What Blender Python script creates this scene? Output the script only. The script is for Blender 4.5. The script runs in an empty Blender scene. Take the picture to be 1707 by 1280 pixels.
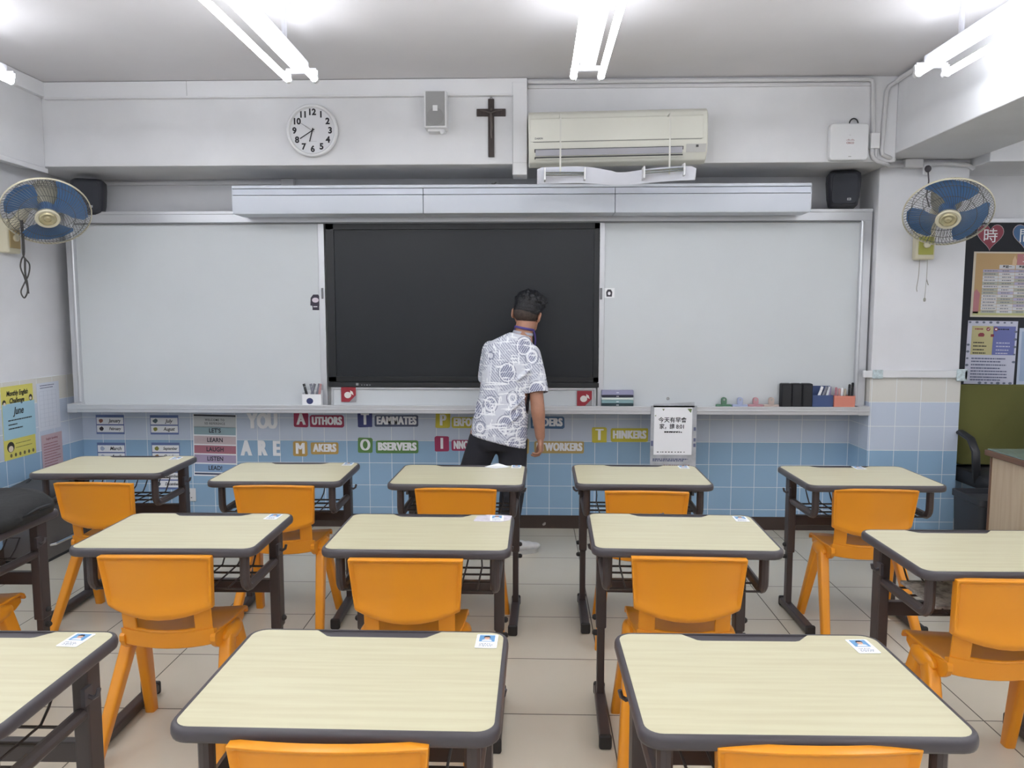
import bpy, bmesh, math, random
from mathutils import Vector, Matrix
random.seed(7)
S = bpy.context.scene
COL = S.collection
PI = math.pi

# ------------------------------------------------------------------ camera, world, exposure
cam_d = bpy.data.cameras.new('camera')
cam_d.sensor_fit = 'HORIZONTAL'; cam_d.sensor_width = 36.0
cam_d.lens = 1264.0 / 1707.0 * 36.0
cam_d.clip_start = 0.05
cam = bpy.data.objects.new('camera', cam_d); COL.objects.link(cam)
cam.location = (0, 0, 1.47)
cam.rotation_euler = (PI / 2 - 0.0916, 0, 0.02866)
S.camera = cam
w = bpy.data.worlds.new('world'); S.world = w; w.use_nodes = True
w.node_tree.nodes['Background'].inputs[0].default_value = (0.8, 0.85, 0.9, 1)
w.node_tree.nodes['Background'].inputs[1].default_value = 0.15
S.view_settings.view_transform = 'Standard'
S.view_settings.look = 'None'
S.view_settings.exposure = 1.20
S.view_settings.gamma = 1.0
S.view_settings.use_curve_mapping = False
TUBE_POWER = 10.5
S.cycles.max_bounces = 8
S.cycles.diffuse_bounces = 5

# ------------------------------------------------------------------ materials
def lin(c):
    return tuple(((x / 255.0) / 12.92 if x / 255.0 <= 0.04045 else ((x / 255.0 + 0.055) / 1.055) ** 2.4) for x in c) + (1.0,)

MATS = {}
def pbr(name, rgb, rough=0.5, metal=0.0, spec=0.5, noise=0.0, scale=8.0, bump=0.0, bscale=40.0, stretch=None, rgb2=None, coat=0.0, alpha=1.0, trans=0.0):
    if name in MATS: return MATS[name]
    m = bpy.data.materials.new(name); m.use_nodes = True
    nt = m.node_tree; b = nt.nodes['Principled BSDF']
    b.inputs['Base Color'].default_value = lin(rgb)
    b.inputs['Roughness'].default_value = rough
    b.inputs['Metallic'].default_value = metal
    b.inputs['Specular IOR Level'].default_value = spec
    b.inputs['Coat Weight'].default_value = coat
    b.inputs['Alpha'].default_value = alpha
    b.inputs['Transmission Weight'].default_value = trans
    if noise or bump:
        tc = nt.nodes.new('ShaderNodeTexCoord'); mp = nt.nodes.new('ShaderNodeMapping')
        nt.links.new(tc.outputs['Object'], mp.inputs['Vector'])
        if stretch: mp.inputs['Scale'].default_value = stretch
    if noise:
        n = nt.nodes.new('ShaderNodeTexNoise'); n.inputs['Scale'].default_value = scale; n.inputs['Detail'].default_value = 5
        nt.links.new(mp.outputs['Vector'], n.inputs['Vector'])
        mx = nt.nodes.new('ShaderNodeMix'); mx.data_type = 'RGBA'
        c2 = rgb2 if rgb2 else tuple(x * (1 - noise) for x in rgb)
        mx.inputs[6].default_value = lin(rgb); mx.inputs[7].default_value = lin(c2)
        r = nt.nodes.new('ShaderNodeMapRange'); r.inputs[1].default_value = 0.35; r.inputs[2].default_value = 0.65
        nt.links.new(n.outputs['Fac'], r.inputs[0]); nt.links.new(r.outputs[0], mx.inputs[0])
        nt.links.new(mx.outputs[2], b.inputs['Base Color'])
    if bump:
        n2 = nt.nodes.new('ShaderNodeTexNoise'); n2.inputs['Scale'].default_value = bscale; n2.inputs['Detail'].default_value = 4
        nt.links.new(mp.outputs['Vector'], n2.inputs['Vector'])
        bp = nt.nodes.new('ShaderNodeBump'); bp.inputs['Strength'].default_value = bump; bp.inputs['Distance'].default_value = 0.01
        nt.links.new(n2.outputs['Fac'], bp.inputs['Height']); nt.links.new(bp.outputs[0], b.inputs['Normal'])
    MATS[name] = m
    return m

def emit(name, rgb, strength):
    m = bpy.data.materials.new(name); m.use_nodes = True
    nt = m.node_tree; b = nt.nodes['Principled BSDF']
    b.inputs['Base Color'].default_value = lin(rgb)
    b.inputs['Emission Color'].default_value = lin(rgb); b.inputs['Emission Strength'].default_value = strength
    return m

def M_(nt, op, a, b=None, c=None):
    n = nt.nodes.new('ShaderNodeMath'); n.operation = op
    for i, v in enumerate((a, b, c)):
        if v is None: continue
        if isinstance(v, (int, float)): n.inputs[i].default_value = v
        else: nt.links.new(v, n.inputs[i])
    return n.outputs[0]

def mixc(nt, fac, a, b):
    mx = nt.nodes.new('ShaderNodeMix'); mx.data_type = 'RGBA'
    if isinstance(fac, (int, float)): mx.inputs[0].default_value = fac
    else: nt.links.new(fac, mx.inputs[0])
    for i, v in ((6, a), (7, b)):
        if isinstance(v, tuple): mx.inputs[i].default_value = v
        else: nt.links.new(v, mx.inputs[i])
    return mx.outputs[2]

def wall_tile(name, axis, phase):
    """Square glazed wall tiles 155 mm with white grout; cream row on top, two pale blue rows, blue rows below."""
    m = bpy.data.materials.new(name); m.use_nodes = True
    nt = m.node_tree; b = nt.nodes['Principled BSDF']
    tc = nt.nodes.new('ShaderNodeTexCoord'); sp = nt.nodes.new('ShaderNodeSeparateXYZ')
    nt.links.new(tc.outputs['Object'], sp.inputs[0])
    h = sp.outputs[axis]; z = sp.outputs[2]
    p = 0.155
    fu = M_(nt, 'FRACT', M_(nt, 'DIVIDE', M_(nt, 'SUBTRACT', h, phase - 5 * p), p))
    zz = M_(nt, 'DIVIDE', M_(nt, 'SUBTRACT', z, 0.605 - 10 * p), p)
    fv = M_(nt, 'FRACT', zz)
    g = 0.011
    du = M_(nt, 'ABSOLUTE', M_(nt, 'SUBTRACT', fu, 0.5)); dv = M_(nt, 'ABSOLUTE', M_(nt, 'SUBTRACT', fv, 0.5))
    grout = M_(nt, 'GREATER_THAN', M_(nt, 'MAXIMUM', du, dv), 0.5 - g)
    c = mixc(nt, M_(nt, 'GREATER_THAN', z, 0.605), lin((150, 184, 214)), lin((200, 211, 228)))
    c = mixc(nt, M_(nt, 'GREATER_THAN', z, 0.915), c, lin((222, 220, 213)))
    wn = nt.nodes.new('ShaderNodeTexNoise'); wn.inputs['Scale'].default_value = 1.7
    nt.links.new(tc.outputs['Object'], wn.inputs['Vector'])
    c = mixc(nt, M_(nt, 'MULTIPLY', wn.outputs['Fac'], 0.12), c, lin((90, 110, 130)))
    c = mixc(nt, grout, c, lin((236, 240, 243)))
    nt.links.new(c, b.inputs['Base Color'])
    nt.links.new(M_(nt, 'MULTIPLY_ADD', grout, 0.45, 0.32), b.inputs['Roughness'])
    bp = nt.nodes.new('ShaderNodeBump'); bp.inputs['Strength'].default_value = 0.4; bp.inputs['Distance'].default_value = 0.002; bp.invert = True
    nt.links.new(grout, bp.inputs['Height']); nt.links.new(bp.outputs[0], b.inputs['Normal'])
    return m

def floor_tile():
    m = bpy.data.materials.new('floor_tile'); m.use_nodes = True
    nt = m.node_tree; b = nt.nodes['Principled BSDF']
    tc = nt.nodes.new('ShaderNodeTexCoord'); sp = nt.nodes.new('ShaderNodeSeparateXYZ')
    nt.links.new(tc.outputs['Object'], sp.inputs[0])
    p = 0.4525
    ux = M_(nt, 'DIVIDE', M_(nt, 'SUBTRACT', sp.outputs[0], 0.28 - 20 * p), p)
    uy = M_(nt, 'DIVIDE', M_(nt, 'SUBTRACT', sp.outputs[1], 4.488 - 40 * p), p)
    du = M_(nt, 'ABSOLUTE', M_(nt, 'SUBTRACT', M_(nt, 'FRACT', ux), 0.5))
    dv = M_(nt, 'ABSOLUTE', M_(nt, 'SUBTRACT', M_(nt, 'FRACT', uy), 0.5))
    grout = M_(nt, 'GREATER_THAN', M_(nt, 'MAXIMUM', du, dv), 0.5 - 0.0055)
    cb = nt.nodes.new('ShaderNodeCombineXYZ')
    nt.links.new(M_(nt, 'FLOOR', ux), cb.inputs[0]); nt.links.new(M_(nt, 'FLOOR', uy), cb.inputs[1])
    wn = nt.nodes.new('ShaderNodeTexWhiteNoise'); nt.links.new(cb.outputs[0], wn.inputs['Vector'])
    n = nt.nodes.new('ShaderNodeTexNoise'); n.inputs['Scale'].default_value = 5; n.inputs['Detail'].default_value = 6
    nt.links.new(tc.outputs['Object'], n.inputs['Vector'])
    c = mixc(nt, M_(nt, 'MULTIPLY', wn.outputs['Value'], 0.5), lin((212, 206, 190)), lin((205, 198, 181)))
    c = mixc(nt, M_(nt, 'MULTIPLY', n.outputs['Fac'], 0.35), c, lin((198, 187, 168)))
    c = mixc(nt, grout, c, lin((84, 76, 66)))
    nt.links.new(c, b.inputs['Base Color'])
    nt.links.new(M_(nt, 'MULTIPLY_ADD', grout, 0.4, 0.24), b.inputs['Roughness'])
    bp = nt.nodes.new('ShaderNodeBump'); bp.inputs['Strength'].default_value = 0.3; bp.inputs['Distance'].default_value = 0.002; bp.invert = True
    nt.links.new(grout, bp.inputs['Height']); nt.links.new(bp.outputs[0], b.inputs['Normal'])
    return m

def baseboard_mat():
    m = bpy.data.materials.new('baseboard_paint'); m.use_nodes = True
    nt = m.node_tree; b = nt.nodes['Principled BSDF']
    tc = nt.nodes.new('ShaderNodeTexCoord')
    n = nt.nodes.new('ShaderNodeTexNoise'); n.inputs['Scale'].default_value = 9; n.inputs['Detail'].default_value = 8
    nt.links.new(tc.outputs['Object'], n.inputs['Vector'])
    chip = M_(nt, 'GREATER_THAN', n.outputs['Fac'], 0.69)
    nt.links.new(mixc(nt, chip, lin((66, 53, 47)), lin((170, 165, 158))), b.inputs['Base Color'])
    b.inputs['Roughness'].default_value = 0.5
    return m

def shirt_mat():
    """White summer shirt printed all over with slate hatching, chalky brush strokes and ring scribbles."""
    m = bpy.data.materials.new('printed_shirt'); m.use_nodes = True
    nt = m.node_tree; b = nt.nodes['Principled BSDF']
    tc = nt.nodes.new('ShaderNodeTexCoord')
    def mp(scale, rot=(0, 0, 0)):
        n = nt.nodes.new('ShaderNodeMapping'); n.inputs['Scale'].default_value = scale; n.inputs['Rotation'].default_value = rot
        nt.links.new(tc.outputs['Object'], n.inputs['Vector']); return n.outputs[0]
    def noise(v, s, d=2):
        n = nt.nodes.new('ShaderNodeTexNoise'); n.inputs['Scale'].default_value = s; n.inputs['Detail'].default_value = d
        nt.links.new(v, n.inputs['Vector']); return n.outputs['Fac']
    def wave(v, s, dist):
        n = nt.nodes.new('ShaderNodeTexWave'); n.inputs['Scale'].default_value = s; n.inputs['Distortion'].default_value = dist
        n.inputs['Detail'].default_value = 1.5; nt.links.new(v, n.inputs['Vector']); return n.outputs['Fac']
    blobs = noise(mp((1, 1, 1)), 9, 1)
    hatch = M_(nt, 'GREATER_THAN', wave(mp((1, 0.1, 1), (0, 0.7, 0)), 25, 2.6), 0.55)
    base = lin((208, 211, 220))
    c = mixc(nt, M_(nt, 'MULTIPLY', hatch, M_(nt, 'GREATER_THAN', blobs, 0.44)), base, lin((160, 164, 182)))
    # rings
    v = nt.nodes.new('ShaderNodeTexVoronoi'); v.inputs['Scale'].default_value = 8.5; v.inputs['Randomness'].default_value = 0.6
    nt.links.new(mp((1, 0.12, 0.86), (0, 0.3, 0)), v.inputs['Vector'])
    d = v.outputs['Distance']
    inside = M_(nt, 'LESS_THAN', d, 0.33)
    h2 = M_(nt, 'GREATER_THAN', wave(mp((1, 0.1, 1), (0, -0.55, 0)), 28, 1.2), 0.45)
    c = mixc(nt, inside, c, lin((196, 199, 212)))
    c = mixc(nt, M_(nt, 'MULTIPLY', inside, h2), c, lin((122, 126, 152)))
    ring = M_(nt, 'LESS_THAN', M_(nt, 'ABSOLUTE', M_(nt, 'SUBTRACT', d, 0.375)), 0.016)
    ring2 = M_(nt, 'LESS_THAN', M_(nt, 'ABSOLUTE', M_(nt, 'SUBTRACT', d, 0.44)), 0.014)
    c = mixc(nt, ring2, c, lin((132, 136, 156)))
    strokes = M_(nt, 'GREATER_THAN', noise(mp((14, 4, 80), (0, 0.55, 0)), 1.0, 3), 0.60)
    c = mixc(nt, strokes, c, lin((238, 240, 244)))
    strokes2 = M_(nt, 'GREATER_THAN', noise(mp((80, 4, 16), (0, 0.5, 0)), 1.0, 3), 0.62)
    c = mixc(nt, strokes2, c, lin((240, 242, 246)))
    c = mixc(nt, ring, c, lin((242, 243, 247)))
    nt.links.new(c, b.inputs['Base Color'])
    b.inputs['Roughness'].default_value = 0.85
    b.inputs['Specular IOR Level'].default_value = 0.2
    return m

WHITE = pbr('white_paint', (226, 227, 231), 0.7, noise=0.03, scale=3)
CEIL = pbr('ceiling_paint', (220, 218, 221), 0.8, noise=0.02, scale=2)
BEAMP = pbr('beam_paint', (222, 223, 226), 0.7, noise=0.03, scale=3)
TRIMW = pbr('white_plastic_trim', (224, 225, 228), 0.45)
PLASW = pbr('white_plastic', (222, 223, 225), 0.4)
PLASG = pbr('grey_plastic', (165, 166, 166), 0.5)
ALU = pbr('brushed_aluminium', (206, 208, 212), 0.35, metal=0.55)
ALUD = pbr('aluminium_groove', (120, 122, 126), 0.45, metal=0.4)
BOARD = pbr('whiteboard_enamel', (208, 213, 216), 0.30, noise=0.02, scale=1.5)
BLACK = pbr('black_plastic', (34, 36, 40), 0.4)
BLACKM = pbr('black_matt', (30, 31, 36), 0.7)
SCREEN = pbr('screen_glass', (20, 25, 31), 0.36, spec=0.45)
BEZEL = pbr('screen_bezel', (22, 25, 29), 0.35)
LAMI = pbr('desk_laminate', (208, 203, 172), 0.30, noise=0.1, scale=3.0, stretch=(1.2, 22, 1), rgb2=(201, 194, 162))
BUMP = pbr('desk_bumper', (74, 70, 74), 0.33)
STEEL = pbr('painted_desk_steel', (70, 62, 62), 0.38)
WIRE = pbr('basket_wire', (52, 45, 44), 0.4)
RUBBER = pbr('rubber_cap', (44, 42, 42), 0.6)
ORANGE = pbr('orange_plastic', (234, 152, 34), 0.30)
PAPER = pbr('paper_white', (240, 242, 245), 0.75)
INK = pbr('ink_black', (34, 34, 40), 0.7)
INKB = pbr('ink_blue_grey', (96, 102, 132), 0.7)
CREAM = pbr('aircon_cream', (214, 214, 204), 0.42)
CREAMD = pbr('aircon_grey', (150, 150, 146), 0.5)
FANB = pbr('fan_blade_blue', (72, 112, 160), 0.3, coat=0.3)
FANW = pbr('fan_guard_wire', (92, 92, 90), 0.35, metal=0.6)
FANR = pbr('fan_ring_cream', (206, 200, 176), 0.4)
GOLD = pbr('fan_badge_gold', (196, 186, 150), 0.25, metal=0.6)
SKIN = pbr('skin', (176, 128, 104), 0.5, noise=0.06, scale=20)
HAIR = pbr('black_hair', (16, 17, 24), 0.5, bump=0.5, bscale=160)
TROUS = pbr('dark_trousers', (38, 39, 47), 0.85, bump=0.25, bscale=22)
SHOE = pbr('white_canvas', (214, 214, 214), 0.7)
SHIRT = shirt_mat()

# ------------------------------------------------------------------ geometry helpers
class MB:
    def __init__(s): s.v = []; s.f = []
    def add(s, vs, fs):
        o = len(s.v); s.v += [tuple(v) for v in vs]; s.f += [tuple(i + o for i in f) for f in fs]; return s
    def box(s, x0, x1, y0, y1, z0, z1):
        vs = [(x, y, z) for z in (z0, z1) for y in (y0, y1) for x in (x0, x1)]
        return s.add(vs, [(0, 2, 3, 1), (4, 5, 7, 6), (0, 1, 5, 4), (2, 6, 7, 3), (0, 4, 6, 2), (1, 3, 7, 5)])
    def obox(s, c, ax, ay, az):
        c = Vector(c); ax, ay, az = Vector(ax), Vector(ay), Vector(az)
        vs = [c + ax * i + ay * j + az * k for k in (-1, 1) for j in (-1, 1) for i in (-1, 1)]
        return s.add(vs, [(0, 2, 3, 1), (4, 5, 7, 6), (0, 1, 5, 4), (2, 6, 7, 3), (0, 4, 6, 2), (1, 3, 7, 5)])
    def prism(s, pts, o, u, v, t0, t1):
        """2-D polygon (counter-clockwise) in plane (o,u,v), extruded along u x v from t0 to t1."""
        o, u, v = Vector(o), Vector(u), Vector(v); n = u.cross(v)
        k = len(pts)
        vs = [o + u * a + v * b + n * t0 for a, b in pts] + [o + u * a + v * b + n * t1 for a, b in pts]
        fs = [tuple(range(k - 1, -1, -1)), tuple(range(k, 2 * k))] + [(i, (i + 1) % k, k + (i + 1) % k, k + i) for i in range(k)]
        return s.add(vs, fs)
    def loft(s, rings, caps=True, closed=False):
        n = len(rings[0]); vs = [p for r in rings for p in r]; fs = []
        R = len(rings)
        for i in range(R if closed else R - 1):
            j = (i + 1) % R
            for k in range(n):
                fs.append((i * n + k, i * n + (k + 1) % n, j * n + (k + 1) % n, j * n + k))
        if caps and not closed:
            fs.append(tuple(range(n - 1, -1, -1))); fs.append(tuple((R - 1) * n + k for k in range(n)))
        return s.add(vs, fs)
    def tube(s, path, r, n=8, closed=False, flat=None):
        """Round tube along a polyline; r a number or a list; flat=(ru,rv) multiplies the two cross axes."""
        P = [Vector(p) for p in path]; L = len(P)
        rr = r if isinstance(r, (list, tuple)) else [r] * L
        T = []
        for i in range(L):
            a = P[(i - 1) % L] if (closed or i > 0) else P[i]; b = P[(i + 1) % L] if (closed or i < L - 1) else P[i]
            T.append((b - a).normalized())
        ref = Vector((0, 0, 1)) if abs(T[0].z) < 0.9 else Vector((1, 0, 0))
        u = (ref - T[0] * ref.dot(T[0])).normalized(); rings = []
        for i in range(L):
            u = (u - T[i] * u.dot(T[i])).normalized(); v = T[i].cross(u)
            fu, fv = flat or (1, 1)
            k = 1.0
            if 0 < i < L - 1 or closed:
                a = (P[i] - P[i - 1]).normalized(); k = 1.0 / max(0.6, math.sqrt(max(0.0, (1 + a.dot((P[(i + 1) % L] - P[i]).normalized())) / 2)))
            rings.append([P[i] + (u * math.cos(2 * PI * j / n) * fu + v * math.sin(2 * PI * j / n) * fv) * rr[i] * (k if len(P) < 8 else 1) for j in range(n)])
        return s.loft(rings, True, closed)
    def lathe(s, prof, o=(0, 0, 0), n=24, m=None):
        """prof: list of (radius, height) about local Z, closed with caps at both ends."""
        o = Vector(o); rings = []
        for r, h in prof:
            ring = []
            for j in range(n):
                p = Vector((r * math.cos(2 * PI * j / n), r * math.sin(2 * PI * j / n), h))
                ring.append(o + (m @ p if m else p))
            rings.append(ring)
        return s.loft(rings)
    def ell(s, c, a, b, d, n=16, k=10, rot=None):
        c = Vector(c); rings = []
        for i in range(1, k):
            t = -PI / 2 + PI * i / k; ring = []
            for j in range(n):
                p = Vector((a * math.cos(t) * math.cos(2 * PI * j / n), b * math.cos(t) * math.sin(2 * PI * j / n), d * math.sin(t)))
                ring.append(c + (rot @ p if rot else p))
            rings.append(ring)
        return s.loft(rings)
    def mesh(s, name):
        me = bpy.data.meshes.new(name); me.from_pydata([tuple(v) for v in s.v], [], s.f); me.validate(); me.update()
        bm = bmesh.new(); bm.from_mesh(me); bmesh.ops.recalc_face_normals(bm, faces=bm.faces); bm.to_mesh(me); bm.free()
        return me
    def build(s, name, mat, parent=None, smooth=True, angle=35, bevel=0.0, seg=2, sub=0, loc=None):
        me = s.mesh(name); o = bpy.data.objects.new(name, me); COL.objects.link(o)
        me.materials.append(mat)
        if smooth:
            me.shade_smooth()
            if not bevel and not sub: me.set_sharp_from_angle(angle=math.radians(angle))
        if bevel:
            b = o.modifiers.new('bevel', 'BEVEL'); b.width = bevel; b.segments = seg; b.limit_method = 'ANGLE'; b.angle_limit = math.radians(30)
            b.harden_normals = True
        if sub:
            q = o.modifiers.new('sub', 'SUBSURF'); q.levels = sub; q.render_levels = sub
        if parent: o.parent = parent
        if loc: o.location = loc
        return o

def rrect(w, h, r, n=5, cx=0, cy=0):
    pts = []
    for sx, sy, a in ((1, -1, -PI / 2), (1, 1, 0), (-1, 1, PI / 2), (-1, -1, PI)):
        for i in range(n + 1):
            t = a + PI / 2 * i / n
            pts.append((cx + sx * (w / 2 - r) + r * math.cos(t), cy + sy * (h / 2 - r) + r * math.sin(t)))
    return pts

def tag(o, label, cat, group=None, kind=None):
    o['label'] = label; o['category'] = cat
    if group: o['group'] = group
    if kind: o['kind'] = kind
    return o
def thing(name, label, cat, loc=(0, 0, 0), rz=0.0, group=None):
    o = bpy.data.objects.new(name, None); COL.objects.link(o); o.empty_display_size = 0.05
    o.location = loc; o.rotation_euler = (0, 0, rz)
    return tag(o, label, cat, group)
def struct(o): o['kind'] = 'structure'; return o
def dup(root, loc, rz, label):
    r = root.copy(); COL.objects.link(r); r.location = loc; r.rotation_euler = (0, 0, rz); r['label'] = label
    for ch in list(root.children):
        c = ch.copy(); COL.objects.link(c); c.parent = r
        for g in list(ch.children):
            d = g.copy(); COL.objects.link(d); d.parent = c
    return r
X, Y, Z = Vector((1, 0, 0)), Vector((0, 1, 0)), Vector((0, 0, 1))
def lettering(name, body, size, o, mat, parent=None, u=X, v=Z, bold=0.0, shear=0.0, sx=1.0, align='CENTER', t=0.0004, spacing=1.0, heavy=0.0):
    c = bpy.data.curves.new('lettering', 'FONT'); c.body = body; c.size = size; c.align_x = align; c.align_y = 'CENTER'
    c.offset = bold; c.shear = shear; c.extrude = t / 2; c.space_character = spacing; c.resolution_u = 4
    ob = bpy.data.objects.new('lettering', c); COL.objects.link(ob)
    dg = bpy.context.evaluated_depsgraph_get(); me = bpy.data.meshes.new_from_object(ob.evaluated_get(dg))
    bpy.data.objects.remove(ob); bpy.data.curves.remove(c)
    if heavy:                       # fatten the strokes sideways: two shifted copies of the glyphs in the same mesh
        bm = bmesh.new(); bm.from_mesh(me)
        for k in (-1, 1):
            g = bmesh.ops.duplicate(bm, geom=bm.verts[:n0] + bm.edges[:e0] + bm.faces[:f0]) if k > -1 else None
            if g is None:
                n0, e0, f0 = len(bm.verts), len(bm.edges), len(bm.faces)
                bm.verts.ensure_lookup_table()
                g = bmesh.ops.duplicate(bm, geom=bm.verts[:] + bm.edges[:] + bm.faces[:])
            for e in g['geom']:
                if isinstance(e, bmesh.types.BMVert): e.co.x += k * heavy; e.co.z += k * .00015
            bm.verts.ensure_lookup_table(); bm.edges.ensure_lookup_table(); bm.faces.ensure_lookup_table()
        bm.to_mesh(me); bm.free()
    o = Vector(o); n = u.cross(v)
    for w_ in me.vertices:
        p = w_.co.copy(); w_.co = o + u * p.x * sx + v * p.y + n * p.z
    me.materials.clear(); me.materials.append(mat); me.name = name
    r = bpy.data.objects.new(name, me); COL.objects.link(r)
    if parent: r.parent = parent
    return r
def plate(name, w_, h_, o, mat, parent=None, u=X, v=Z, t=0.001, lift=0.0, r=0.0):
    pts = rrect(w_, h_, r) if r else [(-w_ / 2, -h_ / 2), (w_ / 2, -h_ / 2), (w_ / 2, h_ / 2), (-w_ / 2, h_ / 2)]
    return MB().prism(pts, o, u, v, lift, lift + t).build(name, mat, parent)
def dashes(name, x0, x1, zs, o, mat, parent, u=X, v=Z, h=0.006, lift=0.0016, gap=0.25, seed=1):
    """Lines of small print too fine to read: short strokes, one mesh."""
    rnd = random.Random(seed); m = MB()
    for z in zs:
        a = x0; e = x0 + (x1 - x0) * rnd.uniform(0.75, 1.0)
        while a < e:
            l = rnd.uniform(0.8, 2.6) * h
            m.prism([(a, z - h / 2), (min(a + l, e), z - h / 2), (min(a + l, e), z + h / 2), (a, z + h / 2)], o, u, v, lift, lift + 0.0004)
            a += l + h * gap * rnd.uniform(0.8, 2.5)
    return m.build(name, mat, parent)

# ------------------------------------------------------------------ room shell
XL, XR, YB, YF, CZ = -3.14, 4.7, -4.2, 5.14, 2.865
YBM, ZBM = 4.66, 2.369          # front beam
XP0, XP1, YP, ZRB = 2.14, 2.69, 4.86, 2.42   # pillar / right beam
struct(MB().box(XL - .1, XR + .1, YB - .1, YF + .1, -.1, 0).build('floor', floor_tile()))
struct(MB().box(XL - .1, XR + .1, YB - .1, YF + .1, CZ, CZ + .1).build('ceiling', CEIL))
struct(MB().box(XL - .1, XR + .1, YF, YF + .1, 0, CZ).build('wall_front', WHITE))
struct(MB().box(XL - .1, XR + .1, YB - .1, YB, 0, CZ).build('wall_back', WHITE))
struct(MB().box(XL - .1, XL, YB, YF, 0, CZ).build('wall_left', WHITE))
struct(MB().box(XR, XR + .1, YB, YF, 0, CZ).build('wall_right', WHITE))
struct(MB().box(XL, XP0, YBM, YF, ZBM, CZ).build('ceiling_beam', BEAMP, bevel=.006))
struct(MB().box(XP1, XR, YBM, YF, ZBM, CZ).build('ceiling_beam', BEAMP, bevel=.006))
struct(MB().box(XL, -2.99, YB, YBM, ZBM - .01, CZ).build('ceiling_beam', BEAMP, bevel=.006))
struct(MB().box(XP0, XP1, YB, YF, ZRB, CZ).build('ceiling_beam', BEAMP, bevel=.006))
struct(MB().box(XP0, XP1, YP, YF, 0, ZRB).build('pillar', WHITE, bevel=.006))
# glazed tile wainscot
T1 = wall_tile('wall_tiles_front', 0, 1.194); T2 = wall_tile('wall_tiles_left', 1, 4.36); T3 = wall_tile('wall_tiles_pillar', 0, 2.30)
struct(MB().box(XL + .008, XP0, YF - .008, YF, .09, 1.07).build('wall_front_tiles', T1, smooth=False))
struct(MB().box(XP1, XR, YF - .008, YF, .09, .92).build('wall_front_tiles', T1, smooth=False))
struct(MB().box(XL, XL + .008, YB, YF, .09, 1.07).build('wall_left_tiles', T2, smooth=False))
struct(MB().box(XP0, XP1 + .008, YP - .008, YP, .09, 1.07).build('pillar_tiles', T3, smooth=False))
struct(MB().box(XP0 - .008, XP0, YP - .008, YF - .008, .09, 1.07).build('pillar_tiles', T2, smooth=False))
struct(MB().box(XP1, XP1 + .008, YP, YF, .09, 1.07).build('pillar_tiles', T2, smooth=False))
BB = baseboard_mat()
struct(MB().box(XL + .016, XP0 - .012, YF - .016, YF, 0, .09).build('baseboard_front', BB))
struct(MB().box(XL, XL + .016, YB, YF, 0, .09).build('baseboard_left', BB))
struct(MB().box(XP0 - .016, XP1 + .016, YP - .016, YP, 0, .09).box(XP0 - .016, XP0, YP, YF - .016, 0, .09).build('baseboard_pillar', BB))
# white boxed trunking under the ceiling
struct(MB().box(-2.96, -.043, YBM - .03, YBM, 2.762, 2.862).box(-2.96, -.043, YBM - .036, YBM - .03, 2.762, 2.772).build('trim_1', TRIMW, bevel=.003))
struct(MB().box(-2.99, -2.955, YB, YBM, 2.775, 2.862).build('trim_2', TRIMW, bevel=.003))
tv = MB().box(-.129, -.043, YBM - .045, YBM, ZBM, 2.835).box(-.129, -.043, YBM - .045, YBM + .12, ZBM - .07, ZBM).build('trim_3', TRIMW, bevel=.003)
struct(tv)
struct(MB().box(-.128, -.126, YBM - .047, YBM - .044, 2.31, 2.76).build('trim_3_joint', PLASG, tv))
struct(MB().box(-2.085, -2.083, YBM - .0315, YBM - .029, 2.775, 2.86).build('trim_1_joint', PLASG))
struct(MB().box(2.08, 2.708, YP - .03, YP - .008, 1.072, 1.116).build('trim_4', TRIMW, bevel=.003))
struct(MB().box(-3.0, -1.68, YF - .02, YF, ZBM - .035, ZBM - .012).build('trim_5', TRIMW, bevel=.002))
struct(MB().box(-2.99, -2.975, 3.4, YBM, ZBM - .04, ZBM - .012).build('trim_6', TRIMW, bevel=.002))
# tape wrapped round the ends of the pillar trunking
TAPE = pbr('clear_tape', (206, 222, 226), 0.25, noise=.15, scale=60)
tag(MB().box(2.135, 2.2, YP - .034, YP - .03, 1.066, 1.122).build('packing_tape', TAPE, bevel=.003), 'clear tape wound on the left end of the white trunking across the pillar', 'tape')
tag(MB().box(2.655, 2.722, YP - .04, YP - .03, 1.052, 1.128).box(2.70, 2.722, YP - .04, YP + .02, 1.06, 1.12).build('packing_tape', TAPE, bevel=.006), 'crumpled clear tape at the right end of the white trunking across the pillar', 'tape')

# ------------------------------------------------------------------ fluorescent lights
TUBE = emit('fluorescent_tube', (250, 252, 255), TUBE_POWER)
BATT = pbr('batten_white', (196, 197, 204), 0.5)
def make_light():
    t = thing('fluorescent_light', '', 'ceiling light', (0, 0, 2.60), 0, 'twin tube ceiling lights')
    MB().box(-.036, .036, -.61, .61, .035, .085).build('batten_body', BATT, t, bevel=.006)
    for s in (-1, 1):
        MB().tube([(s * .066, -.585, 0), (s * .066, .585, 0)], .0155, 12).build('tube', TUBE, t)
        for e in (-1, 1):
            MB().tube([(s * .066, e * .585, 0), (s * .066, e * .612, 0)], .018, 12).box(s * .066 - .014, s * .066 + .014, min(e * .597, e * .612), max(e * .597, e * .612), 0, .04).build('lamp_holder', PLASW, t)
    for e in (-1, 1):
        MB().box(-.072, .072, e * .604 - .008, e * .604 + .008, .028, .05).build('end_bracket', BATT, t)
        MB().tube([(0, e * .36, .08), (0, e * .36, CZ - 2.60)], .012, 8).lathe([(.03, CZ - 2.60 - .012), (.03, CZ - 2.60)], (0, e * .36, 0), 12).build('drop_rod', BATT, t)
    return t
lt = make_light()
LX = ((-2.61, 'far left'), (-1.125, 'second from left'), (.252, 'third from left'), (1.872, 'rightmost'), (3.75, 'in the right hand bay'))
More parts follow.
